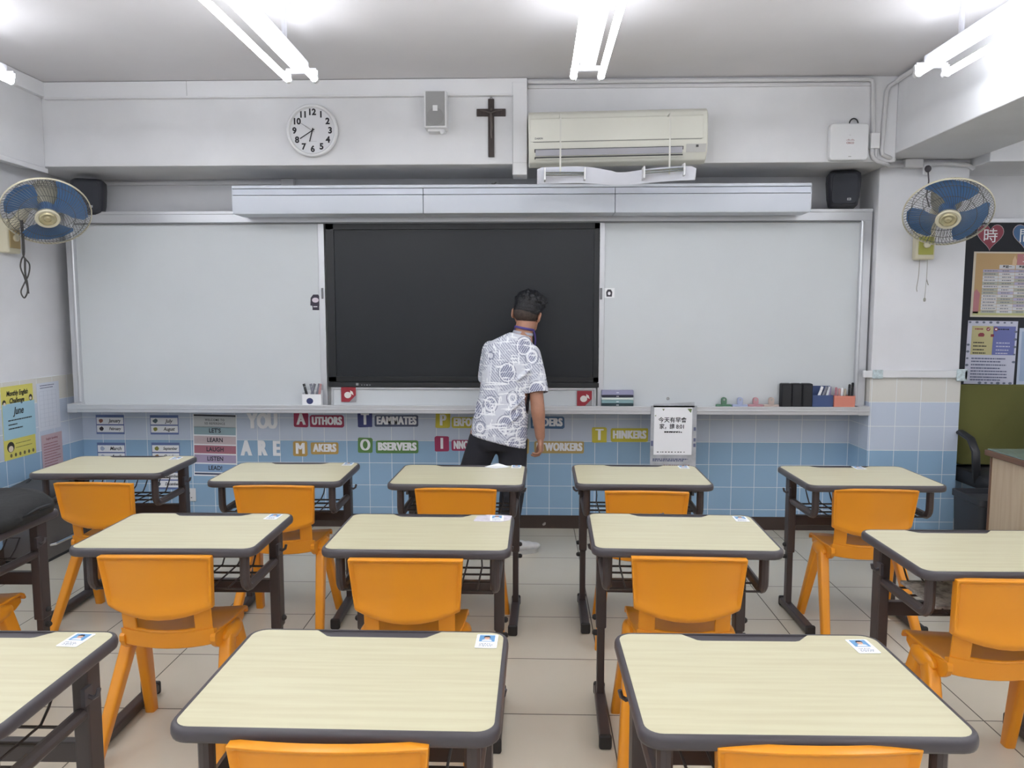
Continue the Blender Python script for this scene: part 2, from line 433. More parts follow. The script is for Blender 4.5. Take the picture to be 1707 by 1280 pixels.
LLAB = ('twin tube light at the left wall, mostly out of the picture', 'lit twin tube light hanging above the clock side of the whiteboard', 'lit twin tube light hanging end on above the air conditioner', 'lit twin tube light hanging beside the right hand ceiling beam', 'twin tube light in the right hand bay, outside the picture')
first = True
for r, yc in enumerate((3.15, 1.15, -.85, -2.85)):
    for i, (x, nm) in enumerate(LX):
        lab = LLAB[i] if r == 0 else 'twin tube light in row %s from the whiteboard, %s' % (('', 'two', 'three', 'four')[r], nm)
        if first: lt.location = (x, yc, 2.60); lt['label'] = lab; first = False
        else: dup(lt, (x, yc, 2.60), 0, lab)

# ------------------------------------------------------------------ student desks
DH = 0.715
def desk_outline(off, w_=.62, d=.455, r=.045):
    return rrect(w_ - 2 * off, d - 2 * off, max(.008, r - off), 6)
def make_desk():
    t = thing('student_desk', '', 'desk', (0, 0, 0), 0, 'student desks')
    w_, d = .62, .455
    inn = .011; yi = d / 2 - inn
    # laminate with the pencil tray cut out of its far edge
    o = desk_outline(inn); pts = []
    i0 = [i for i, p in enumerate(o) if p[1] > yi - 1e-6 and p[0] > 0][0]
    for i, p in enumerate(o):
        pts.append(p)
        if i == i0:
            for q in ((.156, yi), (.147, yi - .002), (.118, yi - .033), (.108, yi - .036), (-.108, yi - .036), (-.118, yi - .033), (-.147, yi - .002), (-.156, yi)):
                pts.append(q)
    MB().prism(pts, (0, 0, 0), X, Y, DH - .022, DH).build('desktop', LAMI, t)
    rings = []
    for off, z in ((.012, DH - .006), (.012, DH + .0004), (.008, DH + .0008), (.004, DH - .001), (.0012, DH - .005), (0, DH - .011), (0, DH - .020), (.002, DH - .026), (.008, DH - .029), (.03, DH - .029), (.03, DH - .024)):
        rings.append([(x, y, z) for x, y in rrect(w_ - 2 * off, d - 2 * off, max(.006, .045 - off), 6)])
    e = MB().loft(rings, caps=False)
    e.prism([(-.156, yi - .038), (.156, yi - .038), (.156, yi + .002), (-.156, yi + .002)], (0, 0, 0), X, Y, DH - .012, DH - .003)
    e.build('edge_bumper', BUMP, t, angle=50)
    for s in (-1, 1):
        x = s * .255
        MB().box(x - .019, x + .019, .122, .178, .30, DH - .029).build('post', STEEL, t, bevel=.006)
        MB().box(x - .014, x + .014, .130, .170, .03, .31).build('lower_post', STEEL, t, bevel=.004)
        f = MB().box(x - .02, x + .02, -.165, .215, .008, .045).build('foot', STEEL, t, bevel=.008)
        for y0 in (-.172, .202):
            MB().box(x - .022, x + .022, y0, y0 + .022, 0, .05).build('foot_cap', RUBBER, f, bevel=.008)
        zb = DH - .155
        path = [(x, .13, zb), (x, -.125, zb)] + [(x, -.125 - .04 * math.sin(a), zb + .04 - .04 * math.cos(a)) for a in (PI / 8, PI / 4, 3 * PI / 8)] + [(x, -.165, zb + .04), (x, -.165, DH - .028)]
        MB().tube(path, .016, 10, flat=(1, 1)).build('side_bracket', STEEL, t)
        h = MB().box(x + s * .016, x + s * .026, .10, .13, DH - .125, DH - .085)
        h.tube([(x + s * .02, .115, DH - .105), (x + s * .036, .115, DH - .11), (x + s * .046, .115, DH - .103), (x + s * .050, .115, DH - .088)], .005, 8)
        h.build('bag_hook', BUMP, t)
        k = MB()
        for z in (.335, .275):
            k.lathe([(.011, 0), (.011, .012), (.006, .018)], (x + s * .014, .15, z), 10, Matrix.Rotation(s * PI / 2, 3, 'Y'))
        k.build('height_bolt', RUBBER, t)
    MB().box(-.235, .235, .137, .163, .435, .485).build('crossbar', STEEL, t, bevel=.004)
    b = MB(); zb = DH - .15
    for i in range(4):
        xa = -.195 + i * .112; xb = xa + .056
        b.tube([(xa, -.165, zb), (xa, .07, zb), (xa + .004, .105, zb + .02), (xa + .004, .135, zb + .055), (xb - .004, .135, zb + .055), (xb - .004, .105, zb + .02), (xb, .07, zb), (xb, -.165, zb)], .0032, 6)
    for y in (-.16, -.08, 0, .07):
        b.tube([(-.248, y, zb - .005), (.248, y, zb - .005)], .004, 6)
    b.build('wire_basket', WIRE, t)
    return t
D0 = make_desk(); d_used = [0]
def place_desk(x, y, rz, label):
    rz = math.radians(rz)
    if not d_used[0]:
        d_used[0] = 1; D0.location = (x, y, 0); D0.rotation_euler = (0, 0, rz); D0['label'] = label; return D0
    return dup(D0, (x, y, 0), rz, label)

# ------------------------------------------------------------------ orange chairs
def make_chair():
    t = thing('school_chair', '', 'chair', (0, 0, 0), 0, 'orange school chairs')
    us = [-1, -.985, -.955, -.92, -.86, -.7, -.5, -.25, 0, .25, .5, .7, .86, .92, .955, .985, 1]
    vs = [0, .02, .05, .10, .17, .26, .4, .55, .7, .82, .875, .91, .935, .955, .972, .988, 1]
    def ss(a, b, x): q = min(1, max(0, (x - a) / (b - a))); return q * q * (3 - 2 * q)
    def P(u, v, rear):
        zb = .470 + .036 * u * u; zt = .692 - .010 * u * u
        z = zb + (zt - zb) * v; hw = .172 + .0135 * v; x = u * hw
        y = (.69 - z) * .17 + .030 * u * u
        if rear:
            ds = (1 - abs(u)) * hw; dt = zt - z
            rec = .015 * ss(.004, .014, ds) * ss(.004, .016, dt) * ss(.0, .3, v)
            y = y - .028 + rec + .010 * (1 - ss(0, .10, v)) ** 2
        return (x, y, z)
    m = MB(); n, k = len(us), len(vs); V = []
    for rear in (1, 0):
        for v in vs:
            for u in us: V.append(P(u, v, rear))
    F = []; o = n * k
    for j in range(k - 1):
        for i in range(n - 1):
            a = j * n + i; F.append((a, a + 1, a + n + 1, a + n)); F.append((o + a, o + a + n, o + a + n + 1, o + a + 1))
    bd = [i for i in range(n)] + [j * n + n - 1 for j in range(1, k)] + [(k - 1) * n + i for i in range(n - 2, -1, -1)] + [j * n for j in range(k - 2, 0, -1)]
    for q in range(len(bd)):
        a, b = bd[q], bd[(q + 1) % len(bd)]; F.append((b, a, o + a, o + b))
    m.add(V, F)
    bk = m.build('backrest', ORANGE, t, bevel=.005, seg=3)
    bk.modifiers['bevel'].harden_normals = False; bk.modifiers['bevel'].angle_limit = math.radians(50)
    # neck with hand slot and seat in one moulded shell
    prof = [(.034, .560, .150, .026), (.040, .505, .152, .026), (.047, .482, .153, .025), (.056, .424, .153, .024), (.062, .411, .153, .022), (.074, .399, .155, .017), (.092, .392, .158, .010), (.13, .386, .163, .006), (.20, .383, .170, .005), (.27, .386, .174, .005), (.325, .388, .176, .003), (.342, .381, .176, 0), (.350, .366, .175, 0)]
    us = [-1, -.92, -.80, -.65, -.62, -.4, -.2, 0, .2, .4, .62, .65, .80, .92, 1]
    V = []; n = len(us)
    for i, (y, z, hw, cv) in enumerate(prof):
        for u in us:
            dz = .006 * u * u if i > 6 else 0
            zz = z
            if i == 3: zz = z - .010 * (1 - (u / .65) ** 2) if abs(u) < .65 else z
            V.append((u * hw, y + cv * u * u * (1.15 if i < 5 else 1), zz + dz))
    F = []
    for j in range(len(prof) - 1):
        for i in range(n - 1):
            if j == 2 and 3 <= i <= 10: continue
            a = j * n + i; F.append((a, a + 1, a + n + 1, a + n))
    me = MB().add(V, F)
    s = me.build('seat', ORANGE, t)
    so = s.modifiers.new('thick', 'SOLIDIFY'); so.thickness = .011; so.offset = 1
    bv = s.modifiers.new('bevel', 'BEVEL'); bv.width = .003; bv.segments = 2; bv.limit_method = 'ANGLE'; bv.angle_limit = math.radians(40)
    # skirts: side cheeks, rear lip and the rounded shoulders that carry the legs
    k = MB()
    for sg in (-1, 1):
        pts = [(.082, .404), (.074, .396), (.074, .380), (.085, .362), (.11, .345), (.20, .338), (.31, .345), (.345, .362), (.343, .382), (.30, .392), (.20, .392), (.12, .397), (.098, .402)]
        k.prism(pts, (sg * .154 - .009, 0, 0), Y, Z, 0, .018)
        k.ell((sg * .170, .205, .366), .026, .078, .030, 14, 8)
    rl = []
    for u in (-1, -.75, -.5, -.25, 0, .25, .5, .75, 1):
        x = u * .158; y = .064 + .018 * u * u; z = .352 + .012 * u * u
        rl.append([(x, y - .003, z + .060), (x, y + .006, z + .004), (x, y + .014, z), (x, y + .022, z + .004), (x, y + .024, z + .05)])
    k.loft(rl)
    k.build('seat_skirt', ORANGE, t, bevel=.004)
    for sg in (-1, 1):
        for top, foot in (((sg * .168, .175, .372), (sg * .208, -.028, 0)), ((sg * .168, .232, .372), (sg * .204, .352, 0))):
            rings = []
            for i in range(7):
                q = i / 6; c = Vector(top).lerp(Vector(foot), q)
                hx = .0205 - .003 * q; hy = .032 - .011 * q
                rings.append([(c.x + px_, c.y + py_, c.z) for px_, py_ in rrect(2 * hx, 2 * hy, .009, 3)])
            MB().loft(rings).build('leg', ORANGE, t, angle=50)
    return t
C0 = make_chair(); c_used = [0]; C0.scale = (.985, .985, 1.022)
def place_chair(x, y, rz, label):
    rz = math.radians(rz); x *= .981; y = y * .981
    if not c_used[0]:
        c_used[0] = 1; C0.location = (x, y, 0); C0.rotation_euler = (0, 0, rz); C0['label'] = label; return C0
    return dup(C0, (x, y, 0), rz, label)

ROW = {'A': 'row nearest the whiteboard', 'B': 'middle row', 'C': 'row nearest the viewer'}
desks = [
 ('A1', -2.053, 3.635, 2.0, 'cream topped desk in the left front corner, below the month cards'),
 ('A2', -1.185, 3.57, 1.0, 'cream topped desk in front of the ARE MAKERS letters, nearest the whiteboard'),
 ('A3', -.345, 3.53, -1.2, 'cream topped desk just in front of the standing person'),
 ('A4', .50, 3.555, -.8, 'cream topped desk in front of the hanging paper notice'),
 ('A5', 1.525, 3.56, .5, 'cream topped desk in front of the tiled pillar, nearest the whiteboard'),
 ('B0', -2.15, 2.635, 1.0, 'student desk at the left edge with a black bag lying on its top'),
 ('B1', -1.212, 2.58, .8, 'cream topped desk in the middle row, leftmost of its three full desks'),
 ('B2', -.381, 2.588, -.2, 'cream topped desk in the middle row, straight below the person'),
 ('B3', .506, 2.615, -1.6, 'cream topped desk in the middle row, right of the central aisle'),
 ('B4', 1.455, 2.43, .4, 'cream topped desk at the right edge with a grey board in its basket'),
 ('C0', -1.285, 1.50, .6, 'desk in the bottom left corner of the picture, cut off by the frame'),
 ('C1', -.368, 1.528, -.3, 'large cream topped desk nearest the viewer, left of the central aisle'),
 ('C2', .5015, 1.532, .5, 'large cream topped desk nearest the viewer, right of the central aisle'),
]
for k, x, y, r, lab in desks:
    place_desk(x, y, r, lab)
D0.scale = (1.01, 1, 1.025)      # the corner desk is a little larger and taller than the rest
chairs = [
 ('A1', -2.06, 3.42, -1, 'orange plastic chair at the desk in the left front corner'),
 ('A2', -1.195, 3.385, 0, 'orange plastic chair in front of the ARE MAKERS letters'),
 ('A3', -.352, 3.35, -2, 'orange plastic chair at the desk in front of the person'),
 ('A4', .505, 3.32, -2, 'orange plastic chair with a torn sticker on its backrest'),
 ('A5', 1.54, 3.385, -2, 'orange plastic chair at the desk in front of the tiled pillar'),
 ('B0', -2.165, 2.475, 0, 'orange chair at the left edge, seat and legs only, below the black bag'),
 ('B1', -1.238, 2.37, 1, 'orange plastic chair in the middle row, standing clear left with its legs in full view'),
 ('B2', -.4125, 2.36, 0, 'orange plastic chair in the middle row, straight below the person'),
 ('B3', .5055, 2.40, -2, 'orange plastic chair in the middle row, right of the central aisle'),
 ('B4', 1.447, 2.22, -1, 'orange plastic chair at the right edge, cut off by the frame'),
 ('C1', -.3765, 1.304, .5, 'top of an orange backrest at the bottom edge, left of the aisle'),
 ('C2', .5235, 1.3235, .8, 'top of an orange backrest at the bottom edge, right of the aisle'),
]
for k, x, y, r, lab in chairs: place_chair(x, y, r, lab)

# torn sticker on one backrest
STK = pbr('sticker_grey', (150, 150, 155), .6, noise=.4, scale=90)
tag(MB().prism([(-.011, -.006), (.004, -.008), (.012, .001), (.006, .009), (-.004, .004), (-.009, .008)], (.553, 3.215, .612), X, Z, 0, .001).build('torn_sticker', STK), 'small torn grey sticker on the back of an orange chair', 'sticker')

# ------------------------------------------------------------------ name cards taped to the desk tops
BLUEP = pbr('photo_blue', (106, 158, 204), .4); TSH = pbr('photo_shirt', (226, 228, 234), .5); PSKIN = pbr('photo_skin', (214, 168, 144), .5)
def make_card():
    t = thing('name_card', '', 'name card', (0, 0, 0), 0, 'name cards on the desks')
    plate('card', .050, .072, (0, 0, 0), PAPER, t, X, Y, .0008, 0, .003)
    plate('photo', .036, .034, (0, .014, 0), BLUEP, t, X, Y, .0004, .0009)
    MB().prism([(-.012, -.002), (.012, -.002), (.010, .005), (.004, .008), (-.004, .008), (-.010, .005)], (0, 0, 0), X, Y, .0014, .0017).build('photo_shirt', TSH, t)
    MB().prism([(.0065 * math.cos(a * PI / 8), .015 + .008 * math.sin(a * PI / 8)) for a in range(16)], (0, 0, 0), X, Y, .0014, .0018).build('photo_face', PSKIN, t)
    MB().prism([(.0075, .016), (.0075, .021), (.004, .0255), (-.004, .0255), (-.0075, .021), (-.0075, .016), (-.004, .019), (.004, .019)], (0, 0, 0), X, Y, .0018, .0021).build('photo_hair', INK, t)
    dashes('printed_lines', -.016, .016, (-.014, -.021, -.027), (0, 0, 0), INKB, t, X, Y, .0018, .001, .6, 4)
    return t
NC = make_card(); n_used = [0]
def place_card(x, y, rz, lab, z=DH + .0008):
    if not n_used[0]:
        n_used[0] = 1; NC.location = (x, y, z); NC.rotation_euler = (0, 0, math.radians(rz)); NC['label'] = lab; return
    dup(NC, (x, y, z), math.radians(rz), lab)
for x, y, r, lab in [
 (-1.835, 3.79, 3, 'small photo name card on the desk in the left front corner'),
 (-.937, 3.755, 1, 'small photo name card on the desk in front of the ARE MAKERS letters'),
 (-.085, 3.715, -1, 'small photo name card beside the folded white paper'),
 (.744, 3.728, -1, 'small photo name card on the desk in front of the hanging notice'),
 (1.605, 3.735, 0, 'small photo name card on the desk in front of the tiled pillar'),
 (-.972, 2.752, -4, 'photo name card under loose tape on the leftmost full middle row desk'),
 (-.135, 2.757, 2, 'photo name card on a wrinkled plastic sleeve, desk straight below the person'),
 (.768, 2.772, -2, 'photo name card on the middle row desk right of the aisle'),
 (-1.062, 1.672, -4, 'photo name card on the cut off desk in the bottom left corner'),
 (-.107, 1.692, -1, 'photo name card on the large near desk left of the aisle'),
 (.752, 1.690, 3, 'photo name card on the large near desk right of the aisle')]:
    place_card(x, y, r, lab, DH * (1.025 if 'left front corner' in lab else 1) + .0008)
PLS = pbr('plastic_sleeve', (232, 226, 236), .2, noise=.1, scale=50)
tag(MB().prism([(-.07, -.04), (.03, -.05), (.065, -.02), (.07, .04), (-.02, .05), (-.06, .03)], (-.15, 2.755, DH + .0006), X, Y, 0, .0004).build('plastic_sleeve', PLS), 'wrinkled clear plastic sleeve under the name card, desk straight below the person', 'plastic sleeve')
fp = thing('folded_paper', 'small folded white paper on the desk in front of the person', 'paper', (-.18, 3.71, DH + .001), math.radians(-8))
MB().prism([(-.06, -.02), (.0, -.045), (.065, .0), (.01, .025)], (0, 0, 0), X, Y, 0, .001).build('lower_sheet', PAPER, fp)
MB().add([(-.06, -.02, .0015), (.065, .0, .0015), (.01, .025, .002), (-.058, -.02, .003), (.063, .0, .003), (.0, .03, .012)], [(0, 1, 2), (3, 5, 4), (0, 3, 4, 1), (1, 4, 5, 2), (2, 5, 3, 0)]).build('upper_fold', PAPER, fp)
# grey board in the basket of the right-hand desk
tag(MB().box(-.16, .19, -.13, .10, 0, .012).build('grey_board', pbr('grey_felt', (190, 182, 174), .9, noise=.35, scale=40), bevel=.003, loc=(1.40, 2.43, DH - .1515)), 'flat grey mottled board lying in the basket of the right edge desk', 'board')

# ------------------------------------------------------------------ left edge: black bag on desk, cabinet by the wall
bg = thing('black_bag', 'flat black padded bag lying on the desk at the left edge', 'bag', (-2.10, 2.63, DH + .001), math.radians(4))
rings = []
for q, z in ((.90, 0), (.985, .012), (1, .035), (.985, .06), (.90, .085), (.72, .098), (.4, .104)):
    rings.append([(x * q, y * (q if q > .9 else q * 1.02), z + .012 * math.sin(x * 14) * (z > .05)) for x, y in rrect(.60, .36, .09, 6)])
MB().loft(rings).build('bag_body', pbr('bag_nylon', (30, 31, 32), .75, bump=.3, bscale=30), bg, angle=60)
MB().tube([(.302 * math.cos(a), .0, .045) for a in (0,)] + [(.30, -.08, .045), (.30, .0, .05), (.30, .08, .045)], .006, 8).build('zip_seam', BLACK, bg)
MB().tube([(.12, -.185, .03), (.13, -.215, .02), (.18, -.222, .018), (.22, -.2, .03), (.22, -.18, .04)], .008, 8, flat=(1, .5)).build('carry_strap', BLACK, bg)
cb = thing('storage_cabinet', 'low grey metal cabinet with a chrome handle by the left wall', 'cabinet', (-2.995, 4.44, 0), 0)
MB().box(-.137, .115, -.16, .16, .015, .37).build('body', pbr('cabinet_grey', (112, 106, 104), .35, metal=.4), cb, bevel=.01)
MB().box(.095, .118, -.168, -.155, .015, .37).build('corner_trim', ALU, cb, bevel=.003)
MB().box(-.13, .11, -.15, .15, 0, .016).build('plinth', BLACK, cb)
MB().tube([(.114, -.10, .10), (.14, -.095, .105), (.142, .10, .105), (.114, .105, .10)], .009, 8).build('handle', pbr('chrome', (200, 200, 200), .18, metal=1.0), cb)
bag2 = thing('dark_grey_bag', 'soft dark grey bag lying on the low cabinet by the left wall', 'bag', (-2.99, 4.43, .371), 0)
rings = []
for q, z in ((.86, 0), (1, .02), (1, .05), (.9, .075), (.6, .09)):
    rings.append([(x * q, y * q, z + .02 * (y > 0)) for x, y in rrect(.26, .34, .06, 5)])
MB().loft(rings).build('bag_body', pbr('bag_grey', (74, 76, 80), .8, bump=.3, bscale=25), bag2, angle=60)
MB().tube([(-.04, -.06, .088), (-.03, -.02, .12), (.0, .04, .125), (.02, .08, .10)], .007, 8).build('carry_handle', BLACK, bag2)

# ------------------------------------------------------------------ sliding whiteboard with the big display in its middle
YFR = 4.90
bd = thing('whiteboard', 'long white sliding board in an aluminium frame across the front wall', 'whiteboard', (0, 0, 0))
MB().box(-3.04, 2.125, YFR, 4.98, 2.058, 2.128).box(-3.04, 2.125, YFR - .006, YFR + .02, 2.110, 2.130).build('top_rail', ALU, bd, bevel=.003)
MB().box(-3.04, 2.125, YFR + .004, 4.93, 2.050, 2.058).build('rail_groove', ALUD, bd)
for x0, x1, nm in ((-3.04, -2.985, 'l'), (2.058, 2.125, 'r')):
    p = MB().box(x0, x1, YFR, 4.98, .885, 2.06)
    p.build('side_frame', ALU, bd, bevel=.004)
MB().tube([(-2.993, YFR - .004, .90), (-2.993, YFR - .004, 2.05)], .011, 10).build('side_bead', ALU, bd)
MB().tube([(2.065, YFR - .004, .90), (2.065, YFR - .004, 2.05)], .011, 10).build('side_bead', ALU, bd)
tr = MB().box(-3.045, 2.13, 4.845, 4.98, .838, .872).box(-3.045, 2.13, 4.835, 4.85, .832, .884).box(-3.045, 2.13, 4.832, 4.84, .852, .862).build('pen_tray', ALU, bd, bevel=.003)
MB().box(-3.047, -2.98, 4.833, 4.98, .830, .888).build('corner_cap', ALU, bd, bevel=.003)
MB().box(2.06, 2.132, 4.833, 4.98, .830, .888).build('corner_cap', ALU, bd, bevel=.003)
bl = MB().box(-2.985, -1.385, 4.925, 4.945, .872, 2.058).build('board_panel', BOARD, bd)
MB().box(-1.395, -1.355, 4.918, 4.95, .872, 2.058).build('panel_edge', ALU, bl, bevel=.003)
MB().box(-1.378, -1.366, 4.910, 4.918, 1.57, 1.64).build('pull_handle', ALUD, bl, bevel=.002)
brp = MB().box(.452, 2.06, 4.925, 4.945, .872, 2.058).build('board_panel', BOARD, bd)
MB().box(.416, .454, 4.918, 4.95, .872, 2.058).build('panel_edge', ALU, brp, bevel=.003)
MB().box(.424, .438, 4.910, 4.918, 1.565, 1.638).build('pull_handle', ALUD, brp, bevel=.002)
lg = MB().box(-1.333, .408, 4.935, 4.95, .872, .992).build('lower_panel', BOARD, bd, bevel=.004)
MB().box(-1.333, .408, 4.925, 4.94, .978, .994).box(-1.333, -1.318, 4.925, 4.94, .872, .99).box(.392, .408, 4.925, 4.94, .872, .99).build('lower_panel_frame', ALU, lg, bevel=.004)
MB().box(-3.03, 2.12, 4.952, 4.98, .872, 2.06).build('back_panel', PLASG, bd)
MB().box(-2.9, -2.7, 4.98, YF, 1.0, 1.05).box(1.7, 1.9, 4.98, YF, 1.0, 1.05).box(-2.9, -2.7, 4.98, YF, 1.9, 1.95).box(1.7, 1.9, 4.98, YF, 1.9, 1.95).build('wall_bracket', PLASG, bd)

sc = thing('interactive_display', 'large black switched off display set between the two white boards', 'display', (0, 0, 0))
MB().box(-1.345, .424, 4.93, 4.955, .995, 2.056).build('housing', BLACK, sc, bevel=.006)
MB().box(-1.345, -1.291, 4.918, 4.934, 1.03, 2.056).box(.385, .424, 4.918, 4.934, 1.03, 2.056).box(-1.345, .424, 4.918, 4.934, 2.012, 2.056).box(-1.345, .424, 4.918, 4.934, 1.03, 1.064).build('bezel', BEZEL, sc, bevel=.003)
MB().box(-1.345, .424, 4.916, 4.934, .996, 1.026).build('lower_strip', BLACK, sc, bevel=.003)
MB().box(-1.292, .386, 4.926, 4.932, 1.063, 2.013).build('screen_panel', SCREEN, sc)
mk = MB()
for x, w_ in ((-1.155, .016), (-1.125, .006), (-1.108, .006), (-1.09, .012), (-1.072, .008)):
    mk.box(x - w_ / 2, x + w_ / 2, 4.9145, 4.916, 1.006, 1.006 + (.016 if w_ > .014 else .006))
mk.build('front_buttons', pbr('button_print', (150, 154, 158), .5), sc)

# long white light box over the boards, in three sections
HSG = pbr('lightbox_white', (206, 212, 222), .32); HSG2 = pbr('lightbox_gloss', (206, 212, 224), .14)
hs = thing('board_light_box', 'long white lamp housing in three sections above the boards', 'light box', (0, 0, 0))
xs = (-1.855, -.678, .491, 1.666)
for i in range(3):
    a, b = xs[i] + .0015, xs[i + 1] - .0015
    s = MB().prism([(4.70, 2.085), (4.695, 2.10), (4.695, 2.196), (4.86, 2.196), (4.86, 2.085)][::-1], (a, 0, 0), Y, Z, 0, b - a).build('section', HSG, hs, bevel=.003)
    MB().prism([(4.695, 2.199), (4.70, 2.236), (4.86, 2.236), (4.86, 2.199)][::-1], (a, 0, 0), Y, Z, 0, b - a).build('glossy_cover', HSG2, s, bevel=.002)
MB().box(xs[0], xs[3], 4.69, 4.86, 2.238, 2.256).build('top_lip', HSG, hs, bevel=.003)
MB().box(xs[0] - .004, xs[0] + .001, 4.70, 4.86, 2.088, 2.25).build('end_cap', HSG, hs); MB().box(xs[3] - .001, xs[3] + .004, 4.70, 4.86, 2.088, 2.25).build('end_cap', HSG, hs)
wbk = MB()
for x in (-1.5, -.2, 1.3): wbk.box(x - .02, x + .02, 4.85, YF - .001, 2.20, 2.236)
wbk.build('wall_bracket', PLASG, hs)

# ------------------------------------------------------------------ things standing on the pen tray
TZ = .872
wb = thing('white_box', 'small open white box of markers on the pen tray, left of the display', 'box', (-1.439, 4.87, TZ), 0)
m = MB(); m.box(-.062, .062, -.022, -.02, 0, .082).box(-.062, .062, .02, .022, 0, .105).box(-.062, -.06, -.02, .02, 0, .09).box(.06, .062, -.02, .02, 0, .09).box(-.06, .06, -.02, .02, 0, .003)
m.build('box_body', PAPER, wb)
MB().prism([(.022 * math.cos(a * PI / 10), .038 + .02 * math.sin(a * PI / 10)) for a in range(20)], (-.012, -.022, 0), X, Z, 0, .0006).build('printed_badge', pbr('print_navy', (52, 62, 110), .6), wb)
GM = pbr('marker_grey', (128, 130, 142), .4); PM = pbr('marker_pink', (196, 150, 150), .4)
for i, (x, tilt, mt) in enumerate(((-.034, -.25, BLACK), (-.012, .3, GM), (.006, -.2, GM), (.024, .25, GM), (.042, .12, PM))):
    o = tag(MB().tube([(0, 0, .004), (tilt * .13, .004, .128)], .0085, 10).tube([(tilt * .132, .004, .13), (tilt * .15, .004, .148)], .009, 10).build('marker_pen', mt, loc=(-1.439 + x - tilt * .06, 4.87, TZ)), 'marker pen standing in the white box, %s from its left side' % ('first', 'second', 'third', 'fourth', 'fifth')[i], 'marker', 'markers in the white box')
REDC = pbr('card_red', (150, 40, 52), .6); CGREY = pbr('card_grey', (150, 150, 152), .6); CARDW = pbr('card_blot', (226, 222, 216), .6)
for x, z, sgn, lab in ((-1.216, .945, 1, 'square dark red card with a white figure at the left end under the display'), (.331, .925, -1, 'square dark red card with a white figure at the right end under the display')):
    c = thing('red_card', lab, 'card', (x, 4.9245, z), 0, 'red cards under the display')
    plate('card', .097, .098, (0, 0, 0), REDC, c, X, Z, .0015)
    MB().prism([(.049, -.049), (.049, -.004), (.004, -.049)][::1], (0, 0, 0), X, Z, .0016, .002).build('grey_corner', CGREY, c)
    MB().prism([(-.005 + .023 * math.cos(a * PI / 8), -.003 + .021 * math.sin(a * PI / 8)) for a in range(16)], (0, 0, 0), X, Z, .0022, .0026).prism([(.012, .008), (.034, -.004), (.028, .018), (.012, .028)][::1], (0, 0, 0), X, Z, .0022, .0026).build('white_figure', CARDW, c)
for i, (c1, z, h, nm) in enumerate((((40, 62, 68), 0, .020, 'dark teal'), ((130, 162, 166), .0205, .022, 'pale teal'), ((214, 226, 222), .043, .015, 'whitish'), ((40, 44, 62), .0585, .016, 'navy'), ((152, 152, 182), .075, .030, 'lilac'))):
    b = thing('eraser_block', '%s bar in the stack of flat bars right of the display' % nm, 'eraser', (.541, 4.894, TZ + .006 + z), 0, 'stacked flat bars')
    MB().box(-.102, .102, -.022, .022, 0, h).build('bar', pbr('bar_' + nm.replace(' ', '_'), c1, .45), b, bevel=.003)
    if h > .015: plate('printed_mark', .016, .004, (.0, -.022, h / 2), PAPER, b, X, Z, .0004)
tag(MB().box(-.105, .105, -.025, .025, 0, .006).build('white_tray', PLASW, loc=(.541, 4.894, TZ)), 'thin white tray under the stack of flat bars', 'tray')
for i, (x, c1, nm) in enumerate(((1.224, (84, 124, 100), 'green'), (1.327, (164, 174, 204), 'pale blue'), (1.426, (190, 142, 150), 'pink'), (1.526, (192, 174, 166), 'beige'))):
    mt = pbr('clip_' + nm.replace(' ', '_'), c1, .45)
    c = thing('bulldog_clip', '%s bulldog clip standing on the pen tray' % nm, 'clip', (x, 4.89, TZ), 0, 'bulldog clips on the pen tray')
    MB().box(-.05, .05, -.012, .012, 0, .022).build('jaw', mt, c, bevel=.006)
    o = rrect(.034, .05, .016, 5, 0, .042); hl = rrect(.012, .014, .0059, 5, 0, .052)
    MB().prism(o, (0, -.008, 0), X, Z, 0, .003).prism(o, (0, .006, 0), X, Z, 0, .003).build('handle_plate', mt, c)
    MB().prism(hl, (0, -.008, 0), X, Z, .003, .0035).build('handle_hole', PLASG, c)
for i, (x, lab) in enumerate(((1.615, 'left'), (1.681, 'middle'), (1.747, 'right'))):
    b = thing('board_eraser', '%s of the three black erasers standing on the pen tray' % lab, 'board eraser', (x, 4.888, TZ), 0, 'black board erasers')
    MB().box(-.0325, .0325, -.03, .028, 0, .158).build('felt_block', BLACKM, b, bevel=.008)
    MB().box(-.026, .026, -.032, -.029, .012, .146).build('grip_back', BLACK, b, bevel=.001)
NAVY = pbr('box_blue', (66, 84, 128), .5); CORAL = pbr('box_coral', (214, 136, 118), .5)
bx = thing('blue_pen_box', 'blue box of markers on the pen tray beside the black erasers', 'box', (1.842, 4.888, TZ), 0)
MB().box(-.065, .065, -.032, -.029, 0, .085).box(-.065, .065, .026, .029, 0, .14).box(-.065, -.062, -.029, .026, 0, .135).box(.062, .065, -.029, .026, 0, .085).box(-.062, .062, -.029, .026, 0, .003).build('box_body', NAVY, bx)
for i, (x, t_, mt, lb) in enumerate(((-.02, .35, PAPER, 'white'), (.005, .4, GM, 'grey'), (.03, .3, pbr('marker_white_cap', (210, 214, 220), .4), 'pale'), (.05, .05, pbr('marker_lilac', (150, 140, 176), .4), 'lilac'))):
    tag(MB().tube([(0, 0, .004), (t_ * .11, 0, .115)], .009, 10).tube([(t_ * .111, 0, .116), (t_ * .132, 0, .138)], .0095, 10).build('marker_pen', mt, loc=(1.842 + x - t_ * .06, 4.885, TZ)), '%s marker leaning in the blue pen box' % lb, 'marker', 'markers in the blue box')
bx = thing('coral_pen_box', 'coral pink box of pens in the right corner of the pen tray', 'box', (1.975, 4.874, TZ), 0)
MB().box(-.065, .065, -.030, -.027, 0, .082).box(-.065, .065, .024, .027, 0, .082).box(-.065, -.062, -.027, .024, 0, .082).box(.062, .065, -.027, .024, 0, .082).box(-.062, .062, -.027, .024, 0, .003).build('box_body', CORAL, bx)
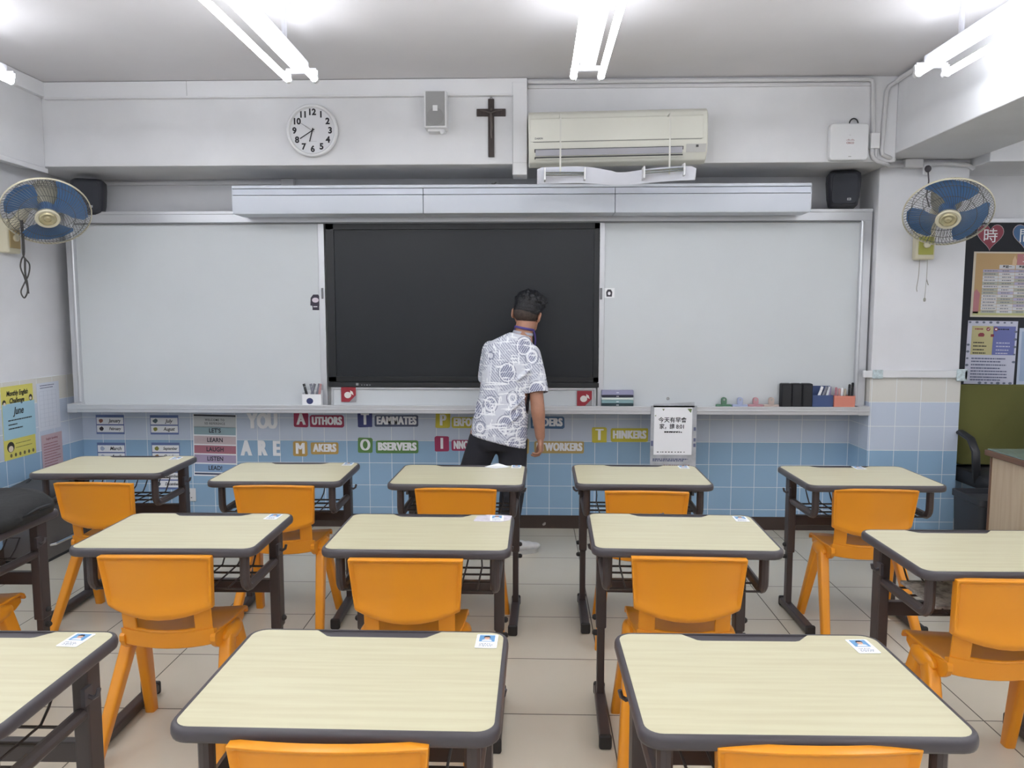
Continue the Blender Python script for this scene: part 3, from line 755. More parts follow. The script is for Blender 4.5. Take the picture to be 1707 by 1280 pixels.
for i, (x, h, mt, lb) in enumerate(((-.05, .135, pbr('pen_rose', (176, 120, 134), .4), 'rose'), (-.03, .128, PM, 'pink'), (-.012, .132, PAPER, 'white'), (.006, .125, pbr('pen_tan', (176, 166, 150), .4), 'tan'), (.034, .155, BLACK, 'left black'), (.053, .165, BLACKM, 'right black'))):
    tag(MB().tube([(0, 0, .004), (.004, 0, h - .03)], .0075, 10).tube([(.004, 0, h - .029), (.005, 0, h - .004), (.005, 0, h)], [.008, .008, .003], 10).build('marker_pen', mt, loc=(1.975 + x, 4.872, TZ)), '%s pen standing in the coral pen box' % lb, 'pen', 'pens in the coral box')
# small magnets on the boards
mg = thing('fridge_magnet', 'dark hooded magnet on the left board beside the display', 'magnet', (-1.42, 4.925, 1.548), 0)
MB().prism([(-.034, -.02), (-.02, -.024), (-.02, -.05), (.022, -.05), (.022, -.024), (.036, -.02), (.033, .025), (.018, .05), (-.014, .05), (-.031, .028)], (0, 0, 0), X, Z, 0, .004).build('base', pbr('magnet_dark', (52, 46, 62), .5), mg)
MB().prism([(.0 + .022 * math.cos(a * PI / 8), .014 + .016 * math.sin(a * PI / 8)) for a in range(16)], (0, 0, 0), X, Z, .004, .0048).build('pale_oval', pbr('magnet_pale', (214, 204, 214), .5), mg)
MB().prism([(-.014, -.031), (.012, -.031), (.012, -.026), (-.014, -.026)], (0, 0, 0), X, Z, .004, .0048).build('white_band', PAPER, mg)
mg = thing('small_card', 'small white card with a dark patch on the right board by the display', 'card', (.484, 4.925, 1.607), 0)
plate('card', .068, .062, (0, 0, 0), PAPER, mg, X, Z, .0015)
MB().prism([(-.017, -.024), (.017, -.024), (.02, .006), (.01, .022), (-.01, .022), (-.02, .006)], (0, 0, 0), X, Z, .0016, .002).build('dark_patch', pbr('print_dark', (60, 58, 66), .6), mg)
MB().prism([(.009 * math.cos(a * PI / 6), -.003 + .011 * math.sin(a * PI / 6)) for a in range(12)], (0, 0, 0), X, Z, .0021, .0024).build('pale_oval', PAPER, mg)
# plastic pocket with a handwritten notice hanging over the tray
po = thing('plastic_pocket', 'clear printed plastic pocket hanging from the pen tray', 'plastic pocket', (.894, 4.828, .70), 0)
PKT = pbr('pocket_plastic', (186, 190, 196), .3, noise=.12, scale=14)
plate('sleeve', .292, .40, (0, 0, -.01), PKT, po, X, Z, .002)
MB().prism([(-.13, .18), (.13, .18), (.13, .215), (-.13, .2)], (0, 0, 0), X, Z, 0, .002).build('hanging_tab', PKT, po)
dashes('printed_lines', -.13, .13, (-.155, -.165), (0, 0, 0), INKB, po, X, Z, .008, .0022, .3, 9)
dashes('printed_lines', -.06, .13, (-.195,), (0, 0, 0), pbr('print_brown', (130, 104, 92), .7), po, X, Z, .008, .0022, .3, 10)
mb = MB()
for z in (.03, -.04, -.075): mb.prism([(.128, z), (.142, z), (.142, z + .022), (.128, z + .022)], (0, 0, 0), X, Z, .0022, .0026)
for z in (-.07,): mb.prism([(-.143, z), (-.128, z), (-.128, z + .034), (-.143, z + .034)], (0, 0, 0), X, Z, .0022, .0026)
mb.build('side_marks', INKB, po)
tag(MB().lathe([(.010, 0), (.010, .006), (.007, .009)], (.872, 4.925, .925), 14, Matrix.Rotation(PI / 2, 3, 'X')).build('round_magnet', PLASG), 'small grey round magnet above the hanging notice', 'magnet')
no = thing('paper_notice', 'white paper notice handwritten in Chinese, hanging below the board', 'notice', (.890, 4.8235, .727), 0)
plate('sheet', .242, .306, (0, 0, 0), PAPER, no, X, Z, .001)
lettering('handwriting', '今天有早會', .036, (-.004, 0, .070), INK, no, X, Z, .0006, 0, 1.0, t=.0006).location.y = -.0014
lettering('handwriting', '家，請 8:01', .036, (-.006, 0, .028), INK, no, X, Z, .0006, 0, .9, t=.0006).location.y = -.0014
dashes('handwriting', -.055, .07, (-.003, -.007), (0, 0, 0), INK, no, X, Z, .006, .0013, .3, 3)
dashes('printed_border', -.10, .09, (-.135,), (0, 0, 0), INK, no, X, Z, .005, .0013, 1.2, 6)
LEAFG = pbr('leaf_print', (120, 140, 96), .7)
MB().prism([(-.07, .142), (-.055, .142), (-.062, .130)][::-1], (0, 0, 0), X, Z, .0011, .0014).prism([(.09, .145), (.118, .145), (.112, .118), (.098, .132)][::-1], (0, 0, 0), X, Z, .0011, .0014).prism([(-.118, .10), (-.108, .104), (-.11, .094)][::-1], (0, 0, 0), X, Z, .0011, .0014).build('corner_leaves', LEAFG, no)

# ------------------------------------------------------------------ on the front beam
YB_ = YBM
ck = thing('wall_clock', 'round white wall clock with black numerals on the front beam', 'clock', (-1.333, YB_, 2.568), 0)
RX = Matrix.Rotation(PI / 2, 3, 'X')
MB().lathe([(.150, 0), (.155, .01), (.155, .026), (.150, .034), (.140, .036), (.134, .028), (.133, .020)], (0, 0, 0), 48, RX).build('case', PLASW, ck, angle=30)
MB().lathe([(.134, .012), (.134, .0215)], (0, 0, 0), 48, RX).build('dial', pbr('clock_dial', (214, 215, 219), .5), ck)
for h in range(1, 13):
    a = PI / 2 - h * PI / 6
    lettering('numeral', str(h), .050, (.108 * math.cos(a), -.022, .108 * math.sin(a)), INK, ck, X, Z, .0021)
def hand(nm, ang, l, w_, lift):
    a = PI / 2 - math.radians(ang); d = Vector((math.cos(a), 0, math.sin(a))); q = Vector((-d.z, 0, d.x))
    MB().obox(d * (l / 2 - .008) + Vector((0, -lift, 0)), d * (l / 2 + .008), q * w_, (0, .0006, 0)).build(nm, INK, ck)
hand('hour_hand', 195, .066, .0032, .024); hand('minute_hand', 238, .088, .0028, .0255); hand('second_hand', 303, .085, .0008, .027)
MB().prism([(-.012, -.062), (.026, -.062), (.026, -.0605), (-.012, -.0605)], (0, -.0216, 0), X, Z, 0, .0004).build('dial_print', PLASG, ck)
sp = thing('intercom_speaker', 'white box loudspeaker with grey grille on the front beam', 'loudspeaker', (-.581, YB_, 2.669), 0)
MB().box(-.066, .066, -.10, 0, -.107, .107).build('cabinet', PLASW, sp, bevel=.006)
MB().box(-.056, .056, -.104, -.099, -.096, .100).build('grille', pbr('speaker_grille', (150, 150, 150), .6, bump=.3, bscale=600), sp, bevel=.002)
MB().box(-.014, .014, -.107, -.103, -.012, .02).build('badge', PLASW, sp)
MB().lathe([(.050, 0), (.050, .0012), (.047, .0018)], (0, -.1035, -.044), 32, RX).build('cone_outline', pbr('speaker_cone', (140, 140, 140), .6), sp)
MB().box(-.05, .05, -.07, 0, -.122, -.106).lathe([(.012, 0), (.012, .02)], (.035, -.06, -.128), 12, RX).build('mounting_bracket', PLASW, sp, bevel=.003)
cr = thing('crucifix', 'dark wooden crucifix hanging on the front beam', 'crucifix', (-.258, YB_, 2.58), 0)
WOODD = pbr('dark_wood', (58, 46, 44), .5, noise=.25, scale=10, stretch=(12, 12, 1.5))
MB().box(-.018, .018, -.016, 0, -.170, .168).build('upright', WOODD, cr, bevel=.002)
MB().box(-.086, .086, -.017, 0, .068, .110).build('crossbeam', WOODD, cr, bevel=.002)
BRZ = pbr('dark_bronze', (92, 84, 80), .4, metal=.5)
f = MB().tube([(0, -.022, .086), (.0, -.024, .06), (.002, -.024, .03), (.004, -.025, .005), (.001, -.026, -.03), (.003, -.022, -.062)], [.006, .010, .008, .009, .006, .004], 8)
f.tube([(0, -.024, .082), (.03, -.021, .093), (.066, -.019, .100)], [.005, .004, .003], 6).tube([(0, -.024, .082), (-.03, -.021, .093), (-.066, -.019, .100)], [.005, .004, .003], 6).ell((.003, -.026, .103), .008, .009, .010, 10, 8)
f.build('figure', BRZ, cr)
MB().tube([(.006 * math.cos(a * PI / 6), -.008, .173 + .006 * math.sin(a * PI / 6)) for a in range(12)], .0018, 6, closed=True).build('hanging_ring', BRZ, cr)

ac = thing('air_conditioner', 'cream split air conditioner unit on the front beam', 'air conditioner', (.478, YB_, 2.487), 0)
ac.rotation_euler = (0, -math.radians(.9), 0)
pr = [(0, .15), (0, -.135), (-.10, -.150), (-.15, -.135), (-.185, -.09), (-.20, -.03), (-.20, .10), (-.19, .13), (-.165, .15)]
MB().prism(pr, (-.512, 0, 0), Y, Z, 0, 1.024).build('casing', CREAM, ac, bevel=.008, seg=3)
MB().prism([(-.196, .108), (-.203, .10), (-.203, -.025), (-.19, -.025), (-.19, .108)], (-.500, 0, 0), Y, Z, 0, .985).build('front_panel', CREAM, ac, bevel=.002)
MB().prism([(-.205, -.026), (-.205, -.029), (-.19, -.029), (-.19, -.026)], (-.485, 0, 0), Y, Z, 0, .96).build('panel_gap', CREAMD, ac)
dark = pbr('outlet_dark', (70, 70, 72), .6)
MB().prism([(-.1935, -.066), (-.1975, -.0655), (-.166, -.117), (-.1625, -.114)], (-.478, 0, 0), Y, Z, 0, .852).build('air_outlet', dark, ac)
MB().prism([(-.199, -.070), (-.203, -.070), (-.186, -.102), (-.182, -.100)], (-.472, 0, 0), Y, Z, 0, .84).build('louver', pbr('louver_grey', (176, 176, 184), .4), ac, bevel=.001)
MB().prism([(-.172, -.112), (-.176, -.113), (-.170, -.120), (-.166, -.118)], (-.472, 0, 0), Y, Z, 0, .85).build('lower_louver', CREAM, ac)
MB().prism([(-.196, -.055), (-.199, -.055), (-.182, -.098), (-.178, -.096)], (.39, 0, 0), Y, Z, 0, .112).build('display_panel', pbr('ac_display', (188, 188, 186), .4), ac)
MB().box(.445, .458, -.199, -.192, -.072, -.060).build('sensor_window', dark, ac)
lettering('maker_lettering', 'DAIKIN', .014, (-.452, -.2035, -.008), pbr('logo_grey', (90, 92, 96), .5), ac, X, Z, .0004)

df = thing('wind_deflector', 'wavy clear plastic wind deflector hanging below the air conditioner', 'deflector', (.462, YB_ - .27, 2.255), 0)
CLEAR = pbr('frosted_acrylic', (222, 225, 236), .22, noise=.05, scale=5)
rings = []
for i in range(33):
    u = -1 + i / 16; x = u * .445
    zt = .040 + .012 * (-u) * 0 - .028 * math.exp(-((u - .02) / .32) ** 2) + (.006 if u < 0 else .0) - .012 * max(0, u) * 0
    zb = -.042 + .012 * max(0, u) - .012 * math.exp(-((u - .0) / .35) ** 2)
    if abs(u) > .96: zt -= .012
    y = .02 * math.sin(u * 5) + .02
    rings.append([(x, y, zb), (x, y - .03, zt), (x, y - .026, zt), (x, y + .004, zb)])
MB().loft(rings).build('plate', CLEAR, df, angle=60)
for sx, dz in ((-.29, .008), (.265, .022)):
    a = math.radians(4 if sx > 0 else 0); ca, sa = math.cos(a), math.sin(a)
    r = MB().tube([(sx - .115 * ca, -.03, dz - .115 * sa), (sx + .115 * ca, -.03, dz + .115 * sa)], .005, 8).tube([(sx - .115 * ca, -.03, dz - .012 - .115 * sa), (sx + .115 * ca, -.03, dz - .012 + .115 * sa)], .004, 8).build('clamp_rod', pbr('rod_steel', (150, 156, 158), .25, metal=.8), df)
    for e in (-1, 1):
        MB().box(sx + e * .112 - .005, sx + e * .112 + .005, -.045, .03, dz + e * .112 * sa - .042, dz + e * .112 * sa + .026).build('clamp_block', PLASW, r, bevel=.003)
STRAP = pbr('nylon_strap', (206, 206, 198), .4)
for x in (-.315, .298):
    MB().box(x - .0045, x + .0045, -.012, -.0105, .0, .335).box(x - .0045, x + .0045, -.012, .09, .334, .3365).build('hanging_strap', STRAP, df)

ap = thing('wifi_access_point', 'square white wireless box at the right end of the front beam', 'wireless box', (1.849, YB_, 2.479), 0)
MB().prism(rrect(.225, .212, .022, 5), (0, 0, 0), X, Z, 0, .045).build('case', PLASW, ap, bevel=.008, seg=3)
lettering('maker_lettering', 'CISCO', .015, (.004, -.0455, -.008), pbr('logo_red', (150, 90, 92), .5), ap, X, Z, .0004)
lg_ = MB()
for i, h in enumerate((3, 6, 9, 6, 3, 6, 9, 6, 3)): lg_.box(-.018 + i * .0055, -.0158 + i * .0055, -.0462, -.0454, .006, .006 + h * .001)
lg_.build('maker_bars', MATS['logo_red'], ap)
MB().box(-.002, .006, -.0462, -.0454, .036, .038).box(-.004, .012, -.0462, -.0454, -.088, -.083).build('status_marks', PLASG, ap)
MB().tube([(.03 + .026 * math.cos(PI - a * PI / 8), -.02, .104 + .034 * math.sin(a * PI / 8)) for a in range(9)], .004, 8).build('cable_loop', BLACK, ap)

# conduits and junction boxes in the right corner
PIPE = pbr('white_conduit', (204, 204, 206), .45)
def curve(P, k=6):
    P = [Vector(p) for p in P]; out = []
    for i in range(len(P) - 1):
        a, b, c, d = P[max(0, i - 1)], P[i], P[i + 1], P[min(len(P) - 1, i + 2)]
        for j in range(k):
            t_ = j / k
            out.append(.5 * (2 * b + (c - a) * t_ + (2 * a - 5 * b + 4 * c - d) * t_ ** 2 + (3 * b - a - 3 * c + d) * t_ ** 3))
    return out + [P[-1]]
c1 = thing('conduit', 'white conduit running along the beam top then down past the wireless box', 'conduit', (0, 0, 0), 0, 'white conduits')
MB().tube([(-.04, YB_ - .014, 2.842), (1.955, YB_ - .014, 2.842), (1.977, YB_ - .014, 2.835), (1.985, YB_ - .014, 2.812), (1.998, YB_ - .014, 2.525)], .013, 10).build('pipe', PIPE, c1)
MB().box(-.04, 1.97, YB_ - .014, YB_, 2.806, 2.824).build('cable_cover', PIPE, c1)
jb = thing('junction_box', 'small white junction box on the vertical conduit at the beam corner', 'junction box', (2.004, YB_ - .02, 2.487), 0, 'junction boxes')
MB().box(-.027, .027, -.016, .02, -.045, .045).build('box', PLASW, jb, bevel=.004)
c2 = thing('conduit', 'white conduit along the right beam dropping down its corner', 'conduit', (0, 0, 0), 0, 'white conduits')
MB().tube([(XP0 - .014, 1.5, 2.835), (XP0 - .014, 4.60, 2.835), (2.115, 4.635, 2.825), (2.078, YB_ - .014, 2.80), (2.066, YB_ - .014, 2.77), (2.05, YB_ - .014, 2.44), (2.056, YB_ - .016, 2.41), (2.09, YB_ - .012, 2.395), (2.15, 4.70, 2.39)], .013, 10).build('pipe', PIPE, c2)
c3 = thing('conduit', 'white conduit curving out of the small junction box towards the pillar', 'conduit', (0, 0, 0), 0, 'white conduits')
MB().tube([(1.994, YB_ - .016, 2.45), (1.994, YB_ - .016, 2.415), (2.004, YB_ - .016, 2.39), (2.03, YB_ - .014, 2.372), (2.10, YB_ + .02, 2.362), (2.18, YP - .03, 2.378), (2.28, YP - .02, 2.385)], .012, 10).build('pipe', PIPE, c3)
MB().tube([(2.018, YB_ - .016, 2.45), (2.018, YB_ - .016, 2.38)], .009, 8).build('pipe_stub', PIPE, c3)
jb = thing('junction_box', 'white junction box at the head of the tiled pillar', 'junction box', (2.325, YP - .001, 2.392), 0, 'junction boxes')
MB().box(-.055, .055, -.05, 0, -.026, .026).build('box', PLASW, jb, bevel=.004)
c4 = thing('conduit', 'white conduit across the top of the pillar above the fan', 'conduit', (0, 0, 0), 0, 'white conduits')
MB().tube([(2.375, YP - .02, 2.392), (2.50, YP - .018, 2.394), (2.66, YP - .018, 2.386), (2.70, YP - .016, 2.36)], .014, 10).build('pipe', PIPE, c4)
jb = thing('junction_box', 'small white box between light housing and beam, left of centre', 'junction box', (-1.64, YF, 2.33), 0, 'junction boxes')
MB().box(-.043, .043, -.05, 0, -.04, .036).build('box', PLASW, jb, bevel=.004)
wp = thing('wall_plate', 'bare square socket plate on the wall under the beam centre', 'wall plate', (-.272, YF, 2.325), 0)
MB().box(-.04, .04, -.008, 0, -.036, .036).build('plate', PLASW, wp, bevel=.003)
MB().tube([(-.02, -.012, -.02), (.0, -.02, .0), (.02, -.012, .018)], .004, 8).box(-.012, .012, -.011, -.007, -.012, .012).build('loose_wire', PLASG, wp)
wsx = thing('wall_socket', 'white three pin wall socket low on the tiles near the left', 'socket', (-2.394, YF - .008, .218), 0)
MB().box(-.043, .043, -.010, 0, -.046, .046).build('plate', PLASW, wsx, bevel=.004)
MB().box(-.004, .004, -.0105, -.009, .006, .020).box(-.018, -.008, -.0105, -.009, -.022, -.017).box(.008, .018, -.0105, -.009, -.022, -.017).build('pin_holes', INK, wsx)

# black loudspeakers in the two corners
def speaker(x, y, z, rz, lab):
    t = thing('black_loudspeaker', lab, 'loudspeaker', (x, y, z), rz, 'black wall loudspeakers')
    rings = []
    for h, w_, d, yo in ((-.115, .135, .10, .0), (-.10, .165, .14, -.01), (-.05, .182, .165, -.01), (.05, .195, .17, -.005), (.095, .19, .165, .0), (.112, .16, .13, .01)):
        rings.append([(a, b + yo, h) for a, b in rrect(w_, d, .035, 5)])
    MB().loft(rings).build('cabinet', pbr('speaker_black', (48, 49, 57), .55), t, angle=50, bevel=.004)
    MB().prism(rrect(.15, .185, .03, 5), (0, -.084, -.002), X, Z, 0, .010).build('grille', pbr('speaker_mesh', (46, 49, 57), .7, bump=.2, bscale=700), t, bevel=.004)
    b = plate('badge', .022, .014, (.026, -.0945, -.068), pbr('badge_grey', (178, 180, 184), .5), t, X, Z, .001)
    lettering('badge_lettering', 'JBL', .010, (.026, -.0956, -.068), INK, b, X, Z, .0003)
    return t
s1 = speaker(1.945, 4.93, 2.248, math.radians(-14), 'black loudspeaker at the right end above the whiteboard')
MB().box(-.025, .025, .06, .21, -.03, .03).build('wall_arm', BLACK, s1)
s2 = speaker(-2.885, 4.93, 2.225, math.radians(18), 'black loudspeaker half hidden behind the left wall fan')
MB().box(-.025, .025, .06, .2, -.03, .03).build('wall_arm', BLACK, s2)

# ------------------------------------------------------------------ wall fans
def make_fan(root, R_, phase, pull):
    """Fan head; R_ turns local +Z (the blowing axis) into the room."""
    Rr = .226
    def build(mb, nm, mt, par=root, ang=40):
        mb.v = [tuple(R_ @ Vector(p)) for p in mb.v]; return mb.build(nm, mt, par, angle=ang)
    g = MB(); N = 72
    for i in range(N):
        a = 2 * PI * i / N; pth = []
        for q in (0, .25, .5, .72, .88, 1.0):
            r = .055 + (Rr - .058) * q; h = .085 - .052 * q ** 2.2; aa = a + .38 * q
            pth.append((r * math.cos(aa), r * math.sin(aa), h))
        g.tube(pth, .0012, 4)
    for r, h in ((.14, .066), (.195, .046)): g.tube([(r * math.cos(2 * PI * j / 40), r * math.sin(2 * PI * j / 40), h) for j in range(40)], .0016, 5, closed=True)
    build(g, 'front_guard', FANW)
    g = MB()
    for i in range(N):
        a = 2 * PI * (i + .5) / N; pth = []
        for q in (0, .3, .6, .85, 1.0):
            r = .07 + (Rr - .073) * q; h = -.10 + .115 * q ** 2.4
            pth.append((r * math.cos(a - .25 * q), r * math.sin(a - .25 * q), h))
        g.tube(pth, .0012, 4)
    for r, h in ((.12, -.082), (.178, -.045)): g.tube([(r * math.cos(2 * PI * j / 40), r * math.sin(2 * PI * j / 40), h) for j in range(40)], .0016, 5, closed=True)
    build(g, 'rear_guard', FANW)
    build(MB().loft([[((Rr + .0035 * math.cos(2 * PI * k / 8)) * math.cos(2 * PI * j / 48), (Rr + .0035 * math.cos(2 * PI * k / 8)) * math.sin(2 * PI * j / 48), +.024 + .008 * math.sin(2 * PI * k / 8)) for k in range(8)] for j in range(48)], closed=True), 'guard_ring', FANR)
    build(MB().lathe([(.062, .074), (.064, .088), (.058, .094), (.046, .092), (.044, .086)], n=32), 'badge_rim', FANR)
    bdg = build(MB().lathe([(.044, .084), (.044, .090), (.036, .097), (.02, .092), (.012, .098)], n=32), 'badge', GOLD, root, 20)
    build(MB().lathe([(.040, -.03), (.044, -.02), (.044, .03), (.036, .045), (.015, .05)], n=24), 'blade_hub', FANB)
    for k in range(3):
        a0 = phase + 2 * PI * k / 3; rows = []
        for q in (0, .15, .35, .55, .75, .9, 1.0):
            r = .035 + .172 * q; w0 = -(.20 + .48 * min(1, q * 1.8)) * (1 if q < .95 else .8); w1 = (.32 + .56 * q) * (1 if q < .95 else .86)
            row = []
            for s in (0, .25, .5, .75, 1):
                a = a0 + w0 + (w1 - w0) * s; row.append((r * math.cos(a), r * math.sin(a), .022 - .045 * s * (.5 + .5 * q) + .012))
            rows.append(row)
        top = [p for r in rows for p in r]; bot = [(p[0], p[1], p[2] - .003) for p in top]; n, kx = 5, len(rows); F = []
        for j in range(kx - 1):
            for i in range(n - 1):
                a = j * n + i; F.append((a, a + 1, a + n + 1, a + n)); F.append((35 + a, 35 + a + n, 35 + a + n + 1, 35 + a + 1))
        bdr = [i for i in range(n)] + [j * n + n - 1 for j in range(1, kx)] + [(kx - 1) * n + i for i in range(n - 2, -1, -1)] + [j * n for j in range(kx - 2, 0, -1)]
        for i in range(len(bdr)): F.append((bdr[(i + 1) % len(bdr)], bdr[i], 35 + bdr[i], 35 + bdr[(i + 1) % len(bdr)]))
        b = MB().add(top + bot, F); build(b, 'blade', FANB, root, 60)
    build(MB().lathe([(.012, .03), (.075, -.06), (.08, -.09), (.078, -.16), (.06, -.20), (.03, -.215)], n=24), 'motor_housing', pbr('fan_motor', (150, 148, 134), .45))
def aim(n):
    n = Vector(n).normalized(); return n.to_track_quat('Z', 'Y').to_matrix()
def fan_at(c, n, box, wall_n, phase, lab, panel):
    t = thing('wall_fan', lab, 'wall fan', c, 0, 'blue bladed wall fans')
    R_ = aim(n); make_fan(t, R_, phase, True)
    c = Vector(c); box = Vector(box); wn = Vector(wall_n); back = R_ @ Vector((0, 0, -.15))
    rel = box - c; side = Z.cross(wn)
    MB().obox(rel + wn * .03, side * .058, Z * .10, wn * .03).build('control_box', FANR, t, bevel=.012, seg=3)
    pn = MB().obox(rel + wn * .062 + Z * -.015 + side * .0, side * .045, Z * .055, wn * .004).build('switch_panel', panel, t, bevel=.003)
    MB().lathe([(.02, 0), (.02, .012), (.015, .016)], rel + wn * .066 - Z * .01, 20, aim(wn)).build('switch_knob', FANR, t)
    MB().tube([rel + wn * .04 + Z * .06, rel + wn * .10 + Z * .10, rel.lerp(back, .55) + Z * .03, back], [.034, .032, .028, .03], 12).build('neck_arm', FANR, t)
    return t, rel, wn, side
t, rel, wn, side = fan_at((2.331, 4.42, 2.056), (-.27, -.66, -.68), (2.41, YP - .008, 1.905), (0, -1, 0), 1.45, 'blue bladed wall fan on the tiled pillar, right', pbr('fan_panel_olive', (160, 160, 70), .4))
m = MB(); p0 = rel + wn * .05 - Z * .10
m.tube(curve([p0 + X * -.03, p0 + X * -.032 - Z * .10, p0 + X * -.04 - Z * .17, p0 + X * -.036 - Z * .195]), .0022, 6)
m.tube([p0 + X * .018, p0 + X * .018 - Z * .11, p0 + X * .012 - Z * .235], .0018, 6).ell(p0 + X * .012 - Z * .245, .008, .008, .013, 10, 8)
m.tube([p0 + X * .018 - Z * .12, p0 + X * .03 - Z * .155], .003, 6)
m.build('pull_cord', pbr('cord_grey', (150, 148, 140), .6), t)
m = MB().obox((.076, .40, .297), X * .022, Y * .008, Z * .03).build('socket_plate', PLASW, t)
MB().ell((.076, .39, .30), .020, .018, .022, 12, 8).tube([(.076, .385, .28), (.07, .36, .22), (.03, .30, .12), (.02, .24, .05)], .004, 8).build('power_plug', pbr('plug_grey', (78, 74, 80), .5), t)
t, rel, wn, side = fan_at((-2.80, 4.35, 2.07), (.43, -.59, -.68), (XL, 4.47, 1.93), (1, 0, 0), 2.60, 'blue bladed wall fan on the left wall beside the whiteboard', pbr('fan_panel_tan', (172, 150, 104), .5))
m = MB()
q0 = Vector((-.155, .0, -.06))
m.tube(curve([q0 + Vector(v) for v in ((0, 0, 0), (.004, 0, -.10), (.004, 0, -.20), (.030, .01, -.25), (.022, .01, -.31), (-.006, .01, -.36), (-.022, .0, -.41), (-.004, .0, -.445), (.018, .0, -.40), (.004, .0, -.33), (-.016, .0, -.27), (-.008, .0, -.225), (.010, .0, -.19), (.012, 0, -.10), (.010, 0, 0))]), .0042, 8)
m.tube(curve([q0 + Vector(v) for v in ((.008, .008, -.215), (.004, .008, -.30), (.012, .008, -.36), (.016, .008, -.42))]), .0055, 8)
m.build('power_cord', pbr('cord_black', (62, 60, 58), .5), t)

# ------------------------------------------------------------------ paper letters and word cards on the tiles under the board
YT = YF - .008
def pcol(n, c): return pbr('card_' + n, c, .65)
CRIM, NAVYC, YEL, ORG, GRN, MAG, TEAL, BLUC, GLD = pcol('crimson', (158, 52, 84)), pcol('navy', (70, 76, 132)), pcol('yellow', (206, 194, 70)), pcol('amber', (192, 158, 90)), pcol('green', (98, 142, 82)), pcol('magenta', (166, 58, 96)), pcol('teal', (84, 128, 132)), pcol('blue', (84, 118, 160)), pcol('gold', (190, 164, 104))
SLATE = pcol('slate', (88, 96, 124)); LET = pbr('letter_white', (244, 245, 248), .7)
for ch, x, z in (('Y', -1.939, .733), ('O', -1.865, .733), ('U', -1.799, .733), ('A', -1.987, .543), ('R', -1.876, .544), ('E', -1.776, .542)):
    o = lettering('paper_letter', ch, .142, (0, 0, 0), LET, None, X, Z, .004, 0, .66, t=.004, heavy=.008)
    o.location = (x, YT - .002, z)
    tag(o, 'white cut out paper letter %s on the wall tiles' % ch, 'letter', 'white paper letters')
def ragged(w_, h, seed):
    r = random.Random(seed); p = rrect(w_, h, .012, 3)
    return [(a + r.uniform(-.002, .002), b + r.uniform(-.002, .002)) for a, b in p]
def cap_card(ch, x, z, mt, lab, w_=.100, h=.104):
    t = thing('letter_card', lab, 'letter card', (x, YT, z), 0, 'coloured initial cards')
    MB().prism(ragged(w_, h, ord(ch)), (0, 0, 0), X, Z, 0, .002).build('card', mt, t)
    lettering('letter', ch, .112, (0, -.0024, -.001), LET, t, X, Z, 0.0, 0, .74, heavy=.007)
def word_card(s, x, z, w_, h, mt, lab, sz=None, rz=0):
    t = thing('word_card', lab, 'word card', (x, YT, z), 0, 'coloured word cards')
    MB().prism(ragged(w_, h, len(s) * 7), (0, 0, 0), X, Z, 0, .002).build('card', mt, t)
    o = lettering('letters', s, .075 if not sz else sz, (0, 0, 0), LET, t, X, Z, .0022, spacing=1.12, heavy=.0045)
    k = (w_ - .026) / max(.01, (max(v.co.x for v in o.data.vertices) - min(v.co.x for v in o.data.vertices)))
    o.scale = (k, 1, 1); o.location = (0, -.0024, 0)
cap_card('A', -1.600, .748, CRIM, 'crimson card with a white letter A')
word_card('UTHORS', -1.421, .738, .236, .083, CRIM, 'crimson card with the white letters UTHORS')
cap_card('T', -1.157, .750, NAVYC, 'navy card with a white letter T')
word_card('EAMMATES', -.940, .742, .301, .078, SLATE, 'slate card with the white letters EAMMATES')
cap_card('P', -.621, .747, YEL, 'yellow card with a white letter P')
word_card('ERFORMERS', -.410, .733, .300, .074, YEL, 'yellow card partly hidden by the person, letters ERFO showing')
cap_card('M', -1.610, .545, ORG, 'amber card with a white letter M')
word_card('AKERS', -1.440, .550, .190, .084, ORG, 'amber card with the white letters AKERS')
cap_card('O', -1.158, .572, GRN, 'green card with a white letter O')
word_card('BSERVERS', -.938, .562, .294, .087, GRN, 'green card with the white letters BSERVERS')
cap_card('I', -.629, .585, MAG, 'magenta card with a white letter I')
word_card('NNOVATORS', -.412, .575, .300, .074, MAG, 'magenta card partly hidden by the person, letters NNO showing')
cap_card('L', -.085, .739, TEAL, 'teal card just peeping out right of the person above')
word_card('EADERS', .095, .735, .23, .082, BLUC, 'blue card behind the hanging arm, letters DERS showing')
cap_card('N', -.080, .572, GLD, 'gold card just peeping out right of the person below')
word_card('ETWORKERS', .176, .565, .340, .082, GLD, 'gold card behind the hand, letters WORKERS showing')
cap_card('T', .449, .651, YEL, 'yellow card with a white letter T')
word_card('HINKERS', .653, .652, .254, .094, YEL, 'yellow card with the white letters HINKERS')
